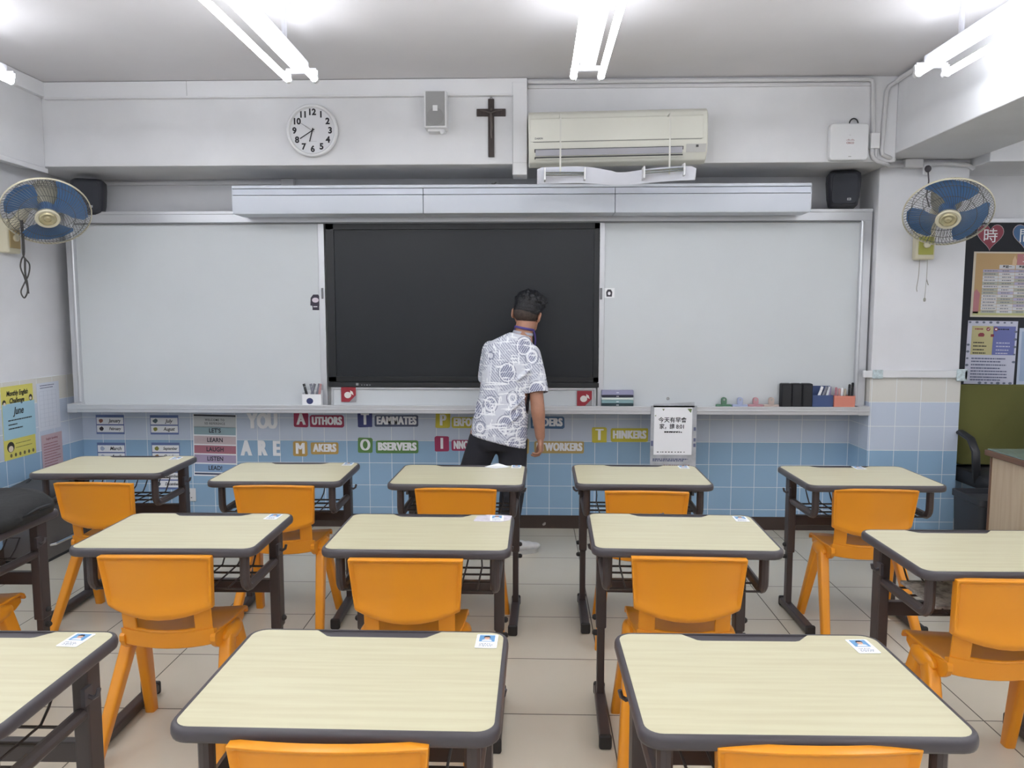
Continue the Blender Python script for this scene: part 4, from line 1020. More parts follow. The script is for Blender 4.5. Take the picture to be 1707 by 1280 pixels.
# month cards
MBL = pbr('month_blue', (104, 122, 172), .65)
ICON = {'brown': pbr('icon_brown', (150, 98, 84), .7), 'dark': pbr('icon_dark', (60, 52, 62), .7), 'green': pbr('icon_green', (140, 140, 70), .7), 'pumpkin': pbr('icon_pumpkin', (158, 120, 78), .7), 'teal': pbr('icon_teal', (90, 110, 120), .7), 'pale': pbr('icon_pale', (176, 188, 210), .7)}
for a, b, x, z, ia, ib in (('January', 'February', -2.936, .709, 'brown', 'dark'), ('March', 'April', -2.937, .514, 'pale', 'pale'), ('July', 'August', -2.555, .708, 'teal', 'green'), ('September', 'October', -2.553, .516, 'green', 'pumpkin'), ('November', 'December', -2.551, .322, 'brown', 'teal')):
    t = thing('month_card', 'blue card with two white strips reading %s and %s' % (a, b), 'month card', (x, YT, z), 0, 'month cards on the tiles')
    plate('backing', .198, .135, (0, 0, 0), MBL, t, X, Z, .0015)
    for nm, dz, ic, sd in ((a, .026, ia, 1), (b, -.030, ib, 2)):
        plate('strip', .188, .047, (0, 0, dz), PAPER, t, X, Z, .0006, .0016)
        n = len(nm); s = .034 if n < 8 else .028
        lettering('month_name', nm, s, (.032, -.0026, dz), INK, t, X, Z, .0006, .25, .8 if n > 5 else .95)
        rr_ = random.Random(n + sd)
        k = 9; MB().prism([(-.062 + (.016 + rr_.uniform(-.004, .004)) * math.cos(i * 2 * PI / k), dz + (.015 + rr_.uniform(-.004, .004)) * math.sin(i * 2 * PI / k)) for i in range(k)], (0, 0, 0), X, Z, .0024, .0028).build('picture', ICON[ic], t)
# welcome poster
t = thing('classroom_poster', "poster of pastel bands reading LET'S LEARN LAUGH LISTEN LEAD", 'poster', (-2.205, YT, .566), 0)
t.rotation_euler = (0, math.radians(1.2), 0)
plate('sheet', .306, .433, (0, 0, 0), PAPER, t, X, Z, .001)
plate('dark_band', .292, .012, (0, 0, .208), pbr('band_black', (58, 62, 72), .6), t, X, Z, .0004, .0011)
plate('dark_band', .292, .012, (0, 0, -.201), pbr('band_slate', (72, 82, 108), .6), t, X, Z, .0004, .0011)
plate('pale_band', .292, .074, (0, 0, .164), pbr('band_pale', (204, 208, 210), .6), t, X, Z, .0004, .0011)
for i, (s, c1) in enumerate((("LET'S", (152, 178, 186)), ('LEARN', (206, 190, 194)), ('LAUGH', (176, 116, 130)), ('LISTEN', (176, 162, 192)), ('LEAD!', (138, 168, 204)))):
    z = .102 - i * .0655
    plate('colour_band', .292, .056, (0, 0, z), pbr('band_%d' % i, c1, .6), t, X, Z, .0004, .0011)
    lettering('band_word', s, .042, (0, -.0018, z), pbr('poster_ink', (48, 50, 62), .7), t, X, Z, .0010, 0, .85, spacing=1.05)
lettering('heading', 'WELCOME TO', .022, (0, -.0018, .177), MATS['poster_ink'], t, X, Z, .0002, 0, .8, spacing=1.25)
lettering('heading', '5D REFERENCE', .022, (0, -.0018, .152), MATS['poster_ink'], t, X, Z, .0002, 0, .8, spacing=1.25)
# ------------------------------------------------------------------ posters on the left wall
XW = XL + .0085
U_, V_ = Y, Z
t = thing('challenge_poster', 'yellow and blue Monthly English Challenge poster on the left wall', 'poster', (XW, 4.487, .822), 0)
YP_ = pbr('poster_yellow', (222, 214, 110), .65); SKY = pbr('poster_sky', (166, 204, 222), .65)
plate('sheet', .285, .44, (0, 0, 0), YP_, t, U_, V_, .001)
plate('blue_panel', .29, .215, (0, .006, .008), SKY, t, U_, V_, .0006, .0011)
lettering('heading', 'Monthly English', .042, (.0022, -.002, .175), INK, t, U_, V_, .001, .2, .72)
lettering('heading', 'Challenge', .042, (.0022, -.01, .130), INK, t, U_, V_, .001, .2, .8)
lettering('month_name', 'June', .062, (.0024, .0, .066), INK, t, U_, V_, .0012, .3, .8)
dashes('small_print', -.095, .12, (.014,), (0, 0, 0), INK, t, U_, V_, .007, .002, .2, 2)
dashes('small_print', -.095, .0, (-.012,), (0, 0, 0), INK, t, U_, V_, .007, .002, .2, 3)
dashes('small_print', -.095, .06, (-.036,), (0, 0, 0), INK, t, U_, V_, .007, .002, .2, 4)
dashes('small_print', -.04, .11, (-.13, -.155), (0, 0, 0), pbr('olive_ink', (120, 112, 60), .7), t, U_, V_, .004, .0012, .3, 5)
HB = pbr('poster_hair', (62, 58, 50), .7)
m = MB()
for a, b, r in ((-.12, .122, .02), (.118, .135, .02)): m.prism([(a + r * .8 * math.cos(i * PI / 8), b + r * math.sin(i * PI / 8)) for i in range(16)], (0, 0, 0), U_, V_, .0012, .0016)
m.prism([(-.085 + .032 * math.cos(i * PI / 10), -.145 + .032 * math.sin(i * PI / 10)) for i in range(20)], (0, 0, 0), U_, V_, .0012, .0016)
m.build('drawn_hair', HB, t)
m = MB()
for a, b, r in ((-.118, .117, .011), (.116, .130, .011), (-.085, -.156, .021)): m.prism([(a + r * math.cos(i * PI / 6), b + r * .9 * math.sin(i * PI / 6)) for i in range(12)], (0, 0, 0), U_, V_, .0018, .0021)
m.build('drawn_face', pbr('drawn_face', (226, 214, 196), .7), t)
m = MB()
for i in range(6): m.prism([(-.085 + i * .04 + .010 * math.cos(k * PI / 4), -.197 + .012 * math.sin(k * PI / 4)) for k in range(8)], (0, 0, 0), U_, V_, .0012, .0016)
m.build('drawn_figures', pbr('figure_brown', (112, 104, 70), .7), t)
t = thing('wall_sheet', 'white printed sheet in a plastic sleeve on the left wall, beside the yellow poster', 'sheet', (XW, 4.778, .882), 0)
plate('sheet', .225, .305, (0, 0, 0), pbr('sheet_white', (214, 220, 232), .4), t, U_, V_, .001)
dashes('small_print', -.08, .07, (.135, .12), (0, 0, 0), INKB, t, U_, V_, .005, .0012, .3, 6)
m = MB()
for i in range(5): m.prism([(-.09 + i * .042, -.13), (-.089 + i * .042, -.13), (-.089 + i * .042, .10), (-.09 + i * .042, .10)], (0, 0, 0), U_, V_, .0012, .0014)
for i in range(9): m.prism([(-.09, -.13 + i * .0285), (.08, -.13 + i * .0285), (.08, -.129 + i * .0285), (-.09, -.129 + i * .0285)], (0, 0, 0), U_, V_, .0012, .0014)
m.build('table_lines', pbr('line_pale', (180, 188, 204), .6), t)
t = thing('wall_sheet', 'pink printed sheet on the left wall below the white sheet', 'sheet', (XW, 4.79, .575), 0)
plate('sheet', .21, .25, (0, 0, 0), pbr('sheet_pink', (196, 172, 180), .6), t, U_, V_, .001)
lettering('heading', 'English Speaking', .018, (.0014, 0, .095), pbr('print_red', (150, 100, 108), .7), t, U_, V_, .0003)
dashes('small_print', -.085, .085, [.065 - .018 * i for i in range(10)], (0, 0, 0), MATS['print_red'], t, U_, V_, .005, .0012, .3, 7)

# ------------------------------------------------------------------ right hand bay: notice board, chair, teacher's desk
BBK = pbr('noticeboard_black', (50, 52, 58), .9, bump=.2, bscale=300)
t = thing('notice_board', 'black felt notice board on the wall right of the pillar', 'notice board', (0, 0, 0))
MB().box(2.76, 4.3, YF - .02, YF, .93, 2.065).build('felt', BBK, t)
MB().box(2.75, 4.31, YF - .03, YF, 2.065, 2.095).box(2.75, 4.31, YF - .03, YF, .905, .93).box(2.74, 2.762, YF - .03, YF, .905, 2.095).box(4.29, 4.31, YF - .03, YF, .905, 2.095).build('frame', ALU, t, bevel=.003)
YN = YF - .0205
def heart(s, x, z, mt, lab):
    t = thing('paper_heart', lab, 'paper heart', (x, YN, z), 0, 'paper hearts')
    pts = []
    for i in range(36):
        a = 2 * PI * i / 36; hx = 16 * math.sin(a) ** 3; hz = 13 * math.cos(a) - 5 * math.cos(2 * a) - 2 * math.cos(3 * a) - math.cos(4 * a)
        pts.append((hx / 17 * .088, (hz + 2) / 17 * .096))
    pts = pts[::-1]
    MB().prism([(a * 1.05, b * 1.05) for a, b in pts], (0, 0, 0), X, Z, 0, .0015).build('rim', pbr('heart_rim', (196, 180, 184), .6), t)
    MB().prism(pts, (0, 0, 0), X, Z, .0016, .0024).build('face', mt, t)
    lettering('character', s, .098, (0, -.003, .004), LET, t, X, Z, .0003)
heart('時', 2.985, 1.972, pbr('heart_red', (150, 70, 84), .6), 'red paper heart with a white Chinese character, left end of the notice board')
heart('間', 3.215, 1.972, pbr('heart_blue', (74, 110, 152), .6), 'blue paper heart with a white Chinese character at the right edge')
heart('表', 3.445, 1.972, MATS['heart_red'], 'red paper heart beyond the right edge of the picture')
t = thing('timetable', 'yellow framed class timetable on the black notice board', 'timetable', (3.235, YN, 1.663), 0)
t.rotation_euler = (0, math.radians(.6), 0)
plate('sheet', .70, .427, (0, 0, 0), pbr('table_paper', (216, 208, 190), .65), t, X, Z, .001)
plate('picture_ground', .67, .39, (0, 0, .008), pbr('table_tan', (196, 164, 118), .65), t, X, Z, .0004, .0011)
plate('title_patch', .26, .09, (.06, 0, .155), pbr('table_rose', (190, 130, 134), .65), t, X, Z, .0004, .0016)
plate('footer_band', .67, .024, (0, 0, -.190), pbr('table_olive', (196, 196, 140), .65), t, X, Z, .0004, .0016)
MB().prism([(-.335, -.19), (-.30, -.19), (-.295, -.06), (-.32, -.03), (-.335, -.05)], (0, 0, 0), X, Z, .0016, .002).build('red_flame', MATS['table_rose'], t)
lettering('title', '五', .05, (-.01, -.0026, .165), PAPER, t, X, Z, .001)
MB().prism([(-.10, .125), (-.075, .125), (-.07, .155), (-.085, .19), (-.098, .16)], (0, 0, 0), X, Z, .0022, .0026).build('title_flame', pbr('flame_pale', (222, 196, 160), .65), t)
cells = (MB(), MB(), MB())
rr_ = random.Random(5)
for j in range(14):
    z = .098 - j * .0205
    for i, (a, b) in enumerate(((-.285, -.185), (-.183, -.08), (-.078, .025), (.027, .13), (.132, .235), (.237, .32))):
        k = 0 if rr_.random() < .62 else (1 if rr_.random() < .6 else 2)
        cells[k].prism([(a, z - .0185), (b, z - .0185), (b, z), (a, z)], (0, 0, 0), X, Z, .0016, .0021)
cells[0].build('printed_cells', pbr('cell_pale', (216, 218, 222), .7), t); cells[1].build('printed_cells', pbr('cell_grey', (182, 186, 176), .7), t); cells[2].build('printed_cells', pbr('cell_lilac', (186, 182, 208), .7), t)
for i, s in enumerate(('星期一', '星期二', '星期三', '星期四')):
    plate('day_cell', .100, .026, (-.131 + i * .105, 0, .115), MATS['cell_pale'], t, X, Z, .0005, .0016)
    lettering('day_name', s, .020, (-.131 + i * .105, -.0025, .115), INK, t, X, Z, .0004)
for i, (a, b) in enumerate(((-.275, -.19), (-.16, -.10), (-.055, .0), (.05, .11), (.155, .21))):
    dashes('cell_print', a, b, [.089 - j * .0205 for j in range(14)], (0, 0, 0), pbr('print_grey', (130, 128, 136), .7), t, X, Z, .006, .0023, .35, 20 + i)
t = thing('rules_poster', 'poster with a yellow half and a blue half on the black notice board', 'poster', (3.032, YN, 1.217), 0)
t.rotation_euler = (0, math.radians(1.0), 0)
plate('sheet', .325, .42, (0, 0, 0), pbr('poster_lilac', (204, 206, 222), .65), t, X, Z, .001)
plate('yellow_half', .14, .19, (-.064, 0, .08), pbr('half_yellow', (198, 190, 142), .65), t, X, Z, .0005, .0011)
plate('blue_half', .145, .19, (.078, 0, .08), pbr('half_blue', (112, 120, 178), .65), t, X, Z, .0005, .0011)
REDI = pbr('icon_red', (150, 72, 80), .65)
m = MB()
for x in (-.028, .022): m.prism([(x + .013 * math.cos(i * PI / 8), .155 + .013 * math.sin(i * PI / 8)) for i in range(16)], (0, 0, 0), X, Z, .0017, .002)
m.prism([(-.09, .105), (-.055, .105), (-.05, .118), (-.06, .13), (-.08, .13), (-.092, .12)], (0, 0, 0), X, Z, .0017, .002).prism([(-.01, .105), (.012, .105), (.012, .122), (-.01, .122)], (0, 0, 0), X, Z, .0018, .0021)
m.build('round_icons', REDI, t)
MB().prism([(-.035, .155), (-.030, .148), (-.020, .160), (-.022, .162), (-.030, .153), (-.033, .157)], (0, 0, 0), X, Z, .0021, .0024).prism([(.016, .150), (.028, .150), (.028, .160), (.016, .160)], (0, 0, 0), X, Z, .0021, .0024).build('icon_marks', PAPER, t)
dashes('small_print', -.115, -.045, (.155,), (0, 0, 0), REDI, t, X, Z, .008, .0018, .2, 31)
dashes('small_print', -.12, -.03, (.065, .042, .018, -.004), (0, 0, 0), INK, t, X, Z, .007, .0018, .2, 32)
dashes('small_print', .035, .115, (.155,), (0, 0, 0), INK, t, X, Z, .007, .0018, .2, 33)
dashes('small_print', .03, .13, (.065, .042, .018, -.004), (0, 0, 0), MATS['poster_lilac'], t, X, Z, .007, .0018, .3, 34)
dashes('small_print', -.125, .125, (-.04, -.06, -.082, -.104, -.124, -.144, -.164, -.182), (0, 0, 0), INKB, t, X, Z, .008, .0018, .2, 35)
m = MB(); rr_ = random.Random(3)
for a, b in [(-.15 + .045 * i, .199) for i in range(7)] + [(-.06 + .04 * i, -.202) for i in range(6)] + [(-.152, .05 - .045 * i) for i in range(5)] + [(.152, .14 - .05 * i) for i in range(5)]:
    r = rr_.uniform(.008, .013); m.prism([(a + r * math.cos(i * PI / 5), b + .7 * r * math.sin(i * PI / 5)) for i in range(10)], (0, 0, 0), X, Z, .0017, .002)
m.build('printed_border', pbr('dot_slate', (110, 118, 138), .65), t)
t = thing('blue_notice', 'pale blue notice cut off by the right edge of the picture', 'notice', (3.345, YN, 1.192), 0)
plate('sheet', .27, .375, (0, 0, 0), pbr('notice_blue', (190, 202, 222), .6), t, X, Z, .001)
plate('inner_panel', .24, .33, (.002, 0, 0), pbr('notice_blue2', (160, 178, 208), .6), t, X, Z, .0004, .0011)

oc = thing('office_chair', 'olive green office chair with black arms against the notice board', 'office chair', (2.965, 4.82, 0), 0)
OLV = pbr('olive_fabric', (98, 98, 50), .9, bump=.15, bscale=350)
rings = []
for dy, k in ((0, .94), (-.012, .99), (-.045, 1.0), (-.06, .97)):
    rings.append([(a * k, .20 + dy + .10 * (a / .26) ** 2 * -.35 - (b - .3) * -.05, .76 + b * k) for a, b in rrect(.50, .52, .05, 6)])
MB().loft(rings).build('backrest', OLV, oc, angle=60)
MB().box(-.20, .20, .205, .235, .5, .98).build('back_shell', BLACK, oc, bevel=.02)
rings = [[(a * k, b * k - .05, z) for a, b in rrect(.50, .48, .09, 6)] for k, z in ((.92, .40), (1, .42), (1, .46), (.95, .485))]
MB().loft(rings).build('seat', BLACKM, oc, angle=60)
for s in (-1, 1):
    MB().tube([(s * .235, .19, .50), (s * .25, .20, .66), (s * .255, .14, .715), (s * .255, .02, .725), (s * .255, -.09, .70), (s * .255, -.15, .63), (s * .252, -.16, .52), (s * .235, -.14, .44)], .021, 10, flat=(1.25, .8)).build('arm', BLACK, oc)
MB().tube([(0, -.02, .09), (0, -.02, .41)], .028, 12).build('gas_column', BLACK, oc)
for k in range(5):
    a = PI / 2 + 2 * PI * k / 5
    g = MB().tube([(0, -.02, .10), (.16 * math.cos(a), -.02 + .16 * math.sin(a), .085), (.26 * math.cos(a), -.02 + .26 * math.sin(a), .065)], [.024, .02, .016], 8).build('base_spoke', BLACK, oc)
    MB().lathe([(.026, -.012), (.026, .012)], (.26 * math.cos(a), -.02 + .26 * math.sin(a), .026), 14, RX).build('caster', RUBBER, g)
bn = thing('black_crate', 'black plastic crate on the floor between pillar and teacher desk', 'crate', (2.64, 4.36, 0), 0)
MB().loft([[(a * k, b * k, z) for a, b in rrect(.30, .30, .03, 4)] for k, z in ((.9, 0), (1, .40), (1.05, .405), (1.05, .44), (.98, .44), (.95, .41))]).build('crate_body', pbr('crate_black', (52, 54, 60), .5), bn, angle=40)
MB().box(-.08, .08, -.166, -.155, .34, .37).build('crate_handle', BLACK, bn, bevel=.004)
td = thing('teacher_desk', 'pale wood teacher desk with brown edging at the right edge', 'desk', (0, 0, 0))
WOODP = pbr('pale_wood', (206, 188, 162), .45, noise=.12, scale=2.5, stretch=(14, 14, 1), rgb2=(194, 172, 144)); BRN = pbr('brown_edging', (112, 82, 62), .4)
MB().box(2.455, 2.475, 2.75, 4.075, .02, .715).build('side_panel', WOODP, td)
MB().box(2.45, 2.48, 4.075, 4.09, .0, .715).build('panel_edging', BRN, td, bevel=.002)
MB().box(2.475, 3.40, 4.05, 4.07, .12, .715).box(3.40, 3.42, 2.75, 4.075, .02, .715).build('back_panel', WOODP, td)
MB().box(2.43, 3.45, 2.72, 4.11, .715, .745).build('table_top', BRN, td, bevel=.004)
MB().box(2.44, 3.44, 2.73, 4.10, .7452, .751).build('glass_sheet', pbr('green_glass', (120, 140, 136), .06, spec=.8), td, bevel=.002)
tag(MB().box(-.105, .105, -.15, .15, 0, .0008).build('desk_paper', pbr('paper_pale_blue', (196, 214, 220), .5), loc=(2.80, 3.95, .7514)), 'pale paper on the glass of the teacher desk', 'paper')

# ------------------------------------------------------------------ the standing person
def fuse(mb, name, mat, parent, voxel, smooth=4, disp=None):
    """Voxel-fuses the lofted pieces into one continuous skin."""
    me = mb.mesh(name); o = bpy.data.objects.new(name, me); COL.objects.link(o)
    r = o.modifiers.new('fuse', 'REMESH'); r.mode = 'VOXEL'; r.voxel_size = voxel
    s = o.modifiers.new('smooth', 'SMOOTH'); s.factor = .5; s.iterations = smooth
    dg = bpy.context.evaluated_depsgraph_get(); m2 = bpy.data.meshes.new_from_object(o.evaluated_get(dg))
    bpy.data.objects.remove(o); bpy.data.meshes.remove(me)
    m2.name = name; m2.materials.clear(); m2.materials.append(mat); m2.shade_smooth()
    o = bpy.data.objects.new(name, m2); COL.objects.link(o)
    if parent: o.parent = parent
    return o
def limb(mb, pts, rad, n=16):
    """Tapered limb through joints with rounded ends; extra stations between joints."""
    P = [Vector(p) for p in pts]; path = []; rr = []
    for i in range(len(P) - 1):
        for q in range(5):
            t_ = q / 5; path.append(P[i].lerp(P[i + 1], t_)); rr.append(rad[i] + (rad[i + 1] - rad[i]) * t_)
    path.append(P[-1]); rr.append(rad[-1])
    for k in range(2):
        path = [path[0]] + [(path[i - 1] + path[i] * 2 + path[i + 1]) / 4 for i in range(1, len(path) - 1)] + [path[-1]]
    mb.tube(path, rr, n)
    for p, r_ in ((path[0], rr[0]), (path[-1], rr[-1])): mb.ell(p, r_, r_, r_, 14, 8)
def ring(cx, cy, z, a, b, tilt=0.0, yaw=0.0, n=28, e=2.4):
    out = []
    for j in range(n):
        t_ = 2 * PI * j / n; c_, s_ = math.cos(t_), math.sin(t_)
        x = a * math.copysign(abs(c_) ** (2 / e), c_); y = b * math.copysign(abs(s_) ** (2 / e), s_)
        xr = x * math.cos(yaw) - y * math.sin(yaw); yr = x * math.sin(yaw) + y * math.cos(yaw)
        out.append((cx + xr, cy + yr, z + tilt * x))
    return out
pn = thing('person', 'person in a printed white T-shirt and dark trousers leaning towards the display, seen from behind', 'person', (0, 0, 0))
HM = Matrix.Translation((-.034, 4.60, 1.482)) @ Matrix.Rotation(math.radians(-24), 4, 'Z') @ Matrix.Rotation(math.radians(9), 4, 'Y') @ Matrix.Rotation(math.radians(-14), 4, 'X')
H3 = HM.to_3x3()
def hp(p): return HM @ Vector(p)
b = MB()
b.ell(hp((0, -.012, .018)), .076, .094, .086, 24, 16, H3)          # cranium
b.ell(hp((0, .030, -.035)), .062, .066, .078, 20, 14, H3)          # face
b.ell(hp((0, .062, -.088)), .034, .030, .024, 16, 10, H3)          # chin
for s in (-1, 1):
    b.tube([hp((s * .062, .0, -.045)), hp((s * .048, .035, -.083)), hp((s * .02, .066, -.098))], [.017, .016, .014], 10)   # jaw
    b.ell(hp((s * .036, .072, -.028)), .017, .014, .013, 12, 8, H3)  # cheek
    em = H3 @ Matrix.Rotation(s * math.radians(28), 3, 'Z')
    b.ell(hp((s * .085, -.012, -.022)), .009, .021, .034, 14, 10, em)   # ear
    b.ell(hp((s * .090, -.019, -.010)), .007, .014, .020, 12, 8, em)
    b.ell(hp((s * .029, .082, .012)), .018, .010, .007, 12, 8, H3)     # brow
b.tube([hp((0, .088, .006)), hp((0, .104, -.022)), hp((0, .108, -.036)), hp((0, .092, -.044))], [.008, .011, .013, .010], 10)  # nose
b.ell(hp((0, .090, -.062)), .022, .009, .006, 12, 8, H3); b.ell(hp((0, .089, -.070)), .019, .009, .006, 12, 8, H3)       # lips
limb(b, [(-.072, 4.545, 1.30), (-.062, 4.555, 1.37), (-.038, 4.585, 1.445)], [.066, .055, .056])                          # neck
b.loft([ring(-.21, 4.50, .70, .15, .10, -.1), ring(-.21, 4.50, .80, .155, .105, -.2), ring(-.19, 4.51, .92, .135, .092, -.2), ring(-.165, 4.525, 1.06, .14, .10, -.2), ring(-.145, 4.535, 1.17, .140, .092, -.2), ring(-.130, 4.54, 1.23, .118, .072, -.2), ring(-.095, 4.545, 1.295, .062, .052, -.15)])
limb(b, [(-.01, 4.515, 1.235), (.020, 4.47, .965), (.026, 4.455, .90), (.040, 4.47, .745)], [.044, .041, .042, .0285])      # right arm
limb(b, [(-.255, 4.565, 1.265), (-.300, 4.66, 1.02), (-.19, 4.79, .935)], [.044, .041, .028])                              # left arm
limb(b, [(-.125, 4.50, .78), (-.125, 4.515, .45), (-.165, 4.555, .08)], [.085, .055, .038])                                # legs
limb(b, [(-.290, 4.50, .78), (-.385, 4.55, .45), (-.47, 4.60, .08)], [.085, .055, .038])
def hand(b, W_, D, B, N, fl, th):
    """W_ wrist, D direction of the palm, B across (little finger to index), N palm normal (fingers close along N)."""
    W_, D, B, N = Vector(W_), Vector(D).normalized(), Vector(B).normalized(), Vector(N).normalized()
    rings = []
    for q, wd, tk in ((-.012, .025, .022), (.015, .030, .020), (.045, .040, .017), (.075, .043, .015), (.088, .040, .012)):
        c = W_ + D * q; rings.append([c + B * wd * math.cos(2 * PI * j / 16) + N * tk * math.sin(2 * PI * j / 16) for j in range(16)])
    b.loft(rings)
    for i, (l, r_) in enumerate(((.058, .0078), (.072, .0086), (.078, .0090), (.070, .0088))):
        k = W_ + D * (.082 if i else .074) + B * (-.0315 + .021 * i)
        d = D.copy(); p = k - D * .02; path = [p, k]; rr = [r_, r_]
        for j, (ang, ln) in enumerate(((fl[0], .42), (fl[1], .32), (fl[2], .26))):
            a = math.radians(ang - 4 * (i - 1.5)); d = (D * math.cos(a) + N * math.sin(a)); k = k + d * l * ln; path.append(k); rr.append(r_ * (1 - .07 * (j + 1)))
        b.tube(path, rr, 10); b.ell(path[-1], rr[-1], rr[-1], rr[-1], 10, 6)
        for q in (2, 3): b.ell(path[q], rr[q] * 1.04, rr[q] * 1.04, rr[q] * 1.04, 10, 6)
    k0 = W_ + D * .02 + B * .022; k1 = W_ + D * .048 + B * (.046) + N * th * .4; k2 = W_ + D * .078 + B * .05 + N * th; k3 = W_ + D * .098 + B * .044 + N * th * 1.35
    b.tube([k0, k1, k2, k3], [.015, .0125, .0105, .009], 10); b.ell(k3, .009, .009, .009, 10, 6)
hand(b, (.041, 4.472, .742), (.06, .03, -1), (.12, 1, .02), (-1, .12, -.05), (32, 78, 108), .026)
hand(b, (-.188, 4.792, .933), (.75, .62, -.22), (-.6, .78, 0), (-.1, -.1, -1), (8, 22, 30), .012)
fuse(b, 'body', SKIN, pn, .0042, 3)
for s in (-1, 1):
    e = MB().ell(hp((s * .029, .083, -.008)), .012, .010, .0085, 14, 10, H3).build('eye', pbr('eye_white', (214, 210, 206), .3), pn)
    MB().ell(hp((s * .029, .0905, -.008)), .0048, .003, .0048, 10, 8, H3).build('iris', pbr('iris_dark', (30, 24, 22), .2), e)
# hair: full on top, clipped short at the nape and sides
h = MB()
h.ell(hp((0, -.010, .050)), .090, .103, .078, 28, 18, H3)
h.ell(hp((0, -.028, .012)), .083, .084, .070, 24, 14, H3)
rr_ = random.Random(11)
for i in range(150):
    a = rr_.uniform(0, 2 * PI); e = math.asin(rr_.uniform(.12, 1))
    d = Vector((math.cos(a) * math.cos(e), math.sin(a) * math.cos(e), math.sin(e)))
    p = Vector((d.x * .082, -.010 + d.y * .095, .050 + d.z * .070)); q = p + d * rr_.uniform(.012, .024) + Vector((.010, .014, .002)) * rr_.uniform(.2, 1)
    h.tube([hp(p), hp((p + q) / 2 + d * .003), hp(q)], [.012, .009, .004], 6)
fuse(h, 'hair', HAIR, pn, .0045, 2)
h = MB(); h.ell(hp((0, -.024, -.014)), .0775, .083, .064, 24, 14, H3)
fuse(h, 'clipped_hair', pbr('clipped_hair', (72, 58, 52), .7, noise=.3, scale=60), pn, .005, 2)
# T-shirt
b = MB()
b.loft([ring(-.208, 4.50, .712, .166, .128, -.265, .12), ring(-.206, 4.50, .76, .166, .127, -.25, .12), ring(-.192, 4.505, .86, .159, .122, -.22, .12), ring(-.176, 4.515, .97, .150, .118, -.2, .12), ring(-.158, 4.525, 1.08, .154, .118, -.18, .10), ring(-.146, 4.53, 1.17, .163, .116, -.18, .10), ring(-.136, 4.535, 1.235, .160, .102, -.20, .08), ring(-.122, 4.54, 1.285, .130, .085, -.22, .06), ring(-.100, 4.545, 1.325, .090, .070, -.20), ring(-.078, 4.55, 1.352, .066, .062, -.18)])
limb(b, [(-.02, 4.52, 1.232), (.008, 4.49, 1.12), (.028, 4.468, 1.02)], [.062, .062, .060])
limb(b, [(-.250, 4.56, 1.255), (-.272, 4.60, 1.16), (-.286, 4.635, 1.08)], [.062, .060, .058])
# folds across the back
for p, q, r_ in (((-.04, 4.405, 1.0), (-.16, 4.395, .88), .012), ((-.06, 4.405, .90), (-.20, 4.385, .80), .012), ((-.26, 4.42, 1.05), (-.18, 4.405, .95), .011), ((-.28, 4.41, .92), (-.22, 4.39, .82), .011), ((-.02, 4.43, 1.15), (-.10, 4.41, 1.08), .011)):
    p, q = Vector(p), Vector(q); b.tube([p, p.lerp(q, .5) - Vector((0, .003, 0)), q], [.004, r_, .004], 8)
sh = fuse(b, 't_shirt', SHIRT, pn, .0065, 5)
# sleeve hem: cut the rounded sleeve ends flat
bm = bmesh.new(); bm.from_mesh(sh.data)
for co, no in (((.028, 4.468, 1.008), Vector((.11, -.27, -1)).normalized()), ((-.288, 4.64, 1.07), Vector((-.15, .5, -1)).normalized())):
    side = Vector(co)
    geom = [f for f in bm.faces if (f.calc_center_median() - side).length < .12]
    gs = set(geom); ee = set(e for f in geom for e in f.edges); vv = set(v for f in geom for v in f.verts)
    r = bmesh.ops.bisect_plane(bm, geom=list(gs) + list(ee) + list(vv), plane_co=side, plane_no=no, clear_outer=False)
    kill = [f for f in bm.faces if (f.calc_center_median() - side).length < .14 and (f.calc_center_median() - side).dot(no) > 1e-4 and (f.calc_center_median() - side - no * (f.calc_center_median() - side).dot(no)).length < .085]
    bmesh.ops.delete(bm, geom=kill, context='FACES')
bm.to_mesh(sh.data); bm.free(); sh.data.shade_smooth()
MB().loft([ring(-.066, 4.555, 1.352, .062, .060, -.18), ring(-.062, 4.556, 1.366, .059, .058, -.18), ring(-.062, 4.556, 1.366, .053, .052, -.18), ring(-.066, 4.555, 1.350, .054, .053, -.18)], caps=False).build('collar', pbr('collar_grey', (168, 170, 182), .85), pn)
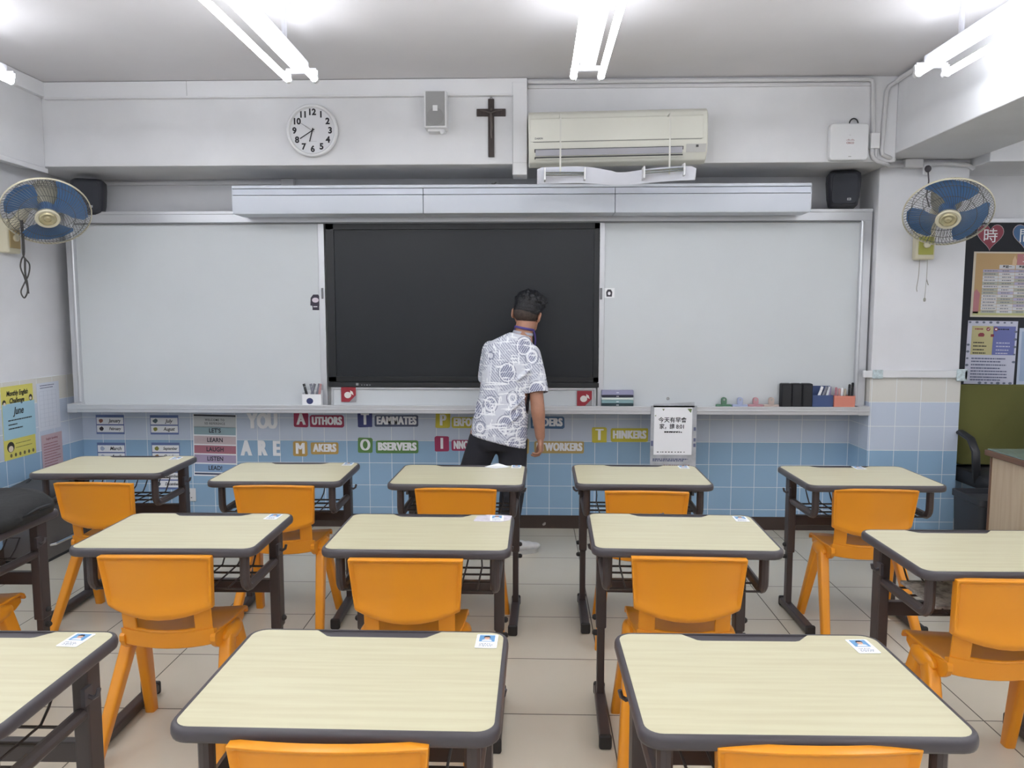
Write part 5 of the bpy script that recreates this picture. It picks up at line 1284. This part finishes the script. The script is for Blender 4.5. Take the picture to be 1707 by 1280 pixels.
# trousers
b = MB()
b.loft([ring(-.21, 4.505, .665, .135, .10, 0, .1), ring(-.21, 4.505, .70, .158, .115, -.05, .1), ring(-.21, 4.505, .74, .160, .118, -.15, .1), ring(-.21, 4.505, .80, .150, .110, -.2, .1), ring(-.205, 4.508, .84, .140, .105, -.2, .1)])
limb(b, [(-.128, 4.505, .72), (-.122, 4.515, .45), (-.160, 4.55, .13)], [.094, .078, .066])
limb(b, [(-.294, 4.505, .72), (-.395, 4.55, .45), (-.468, 4.60, .13)], [.096, .080, .068])
for p, q in (((-.06, 4.47, .52), (-.16, 4.44, .47)), ((-.08, 4.46, .42), (-.18, 4.46, .38)), ((-.10, 4.49, .24), (-.20, 4.50, .20)), ((-.11, 4.49, .18), (-.21, 4.52, .15)), ((-.42, 4.49, .46), (-.33, 4.49, .42)), ((-.50, 4.55, .20), (-.42, 4.55, .17))):
    b.tube([p, tuple((Vector(p) + Vector(q)) / 2 - Vector((0, .006, 0))), q], [.006, .014, .006], 8)
fuse(b, 'trousers', TROUS, pn, .009, 5)
# shoes
def shoe(x, y, ang):
    R_ = Matrix.Translation((x, y, 0)) @ Matrix.Rotation(ang, 4, 'Z')
    b = MB()
    b.loft([[R_ @ Vector((a * wd, b_ + .055, z)) for a, b_ in rrect(.09, .265, .043, 6)] for wd, z in ((1, 0), (1.02, .012), (1, .024))])
    s = b.build('shoe_sole', pbr('rubber_sole', (190, 190, 188), .6), pn, angle=50)
    b = MB()
    for (yy, a, h_) in ((-.07, .035, .075), (-.03, .038, .085), (.02, .040, .075), (.07, .041, .058), (.12, .039, .046), (.16, .030, .036)):
        b.ell(R_ @ Vector((0, yy, .018 + h_ * .45)), a, .05, h_ * .62, 16, 10, R_.to_3x3())
    u = fuse(b, 'shoe', SHOE, pn, .006, 4)
    lc = MB()
    for i in range(4): lc.tube([R_ @ Vector((-.022, .045 + i * .022, .088 - i * .012)), R_ @ Vector((0, .045 + i * .022, .096 - i * .013)), R_ @ Vector((.022, .045 + i * .022, .088 - i * .012))], .003, 6)
    lc.build('laces', PAPER, u)
shoe(-.150, 4.555, math.radians(-68)); shoe(-.47, 4.60, math.radians(10))
# lanyard
path = []
for i in range(25):
    a = -PI / 2 + 2 * PI * i / 24
    x = -.060 + .064 * math.cos(a); y = 4.558 + .064 * math.sin(a)
    path.append((x + .012 * (1 - abs(i - 12) / 12), y + .0 + .035 * max(0, 1 - abs(i - 12) / 7), 1.388 - .2 * (x + .06) - .22 * max(0, 1 - abs(i - 12) / 8)))
MB().tube(path[:-1], .005, 8, closed=True, flat=(1.4, .6)).build('lanyard', pbr('lanyard_purple', (78, 66, 138), .6), pn)
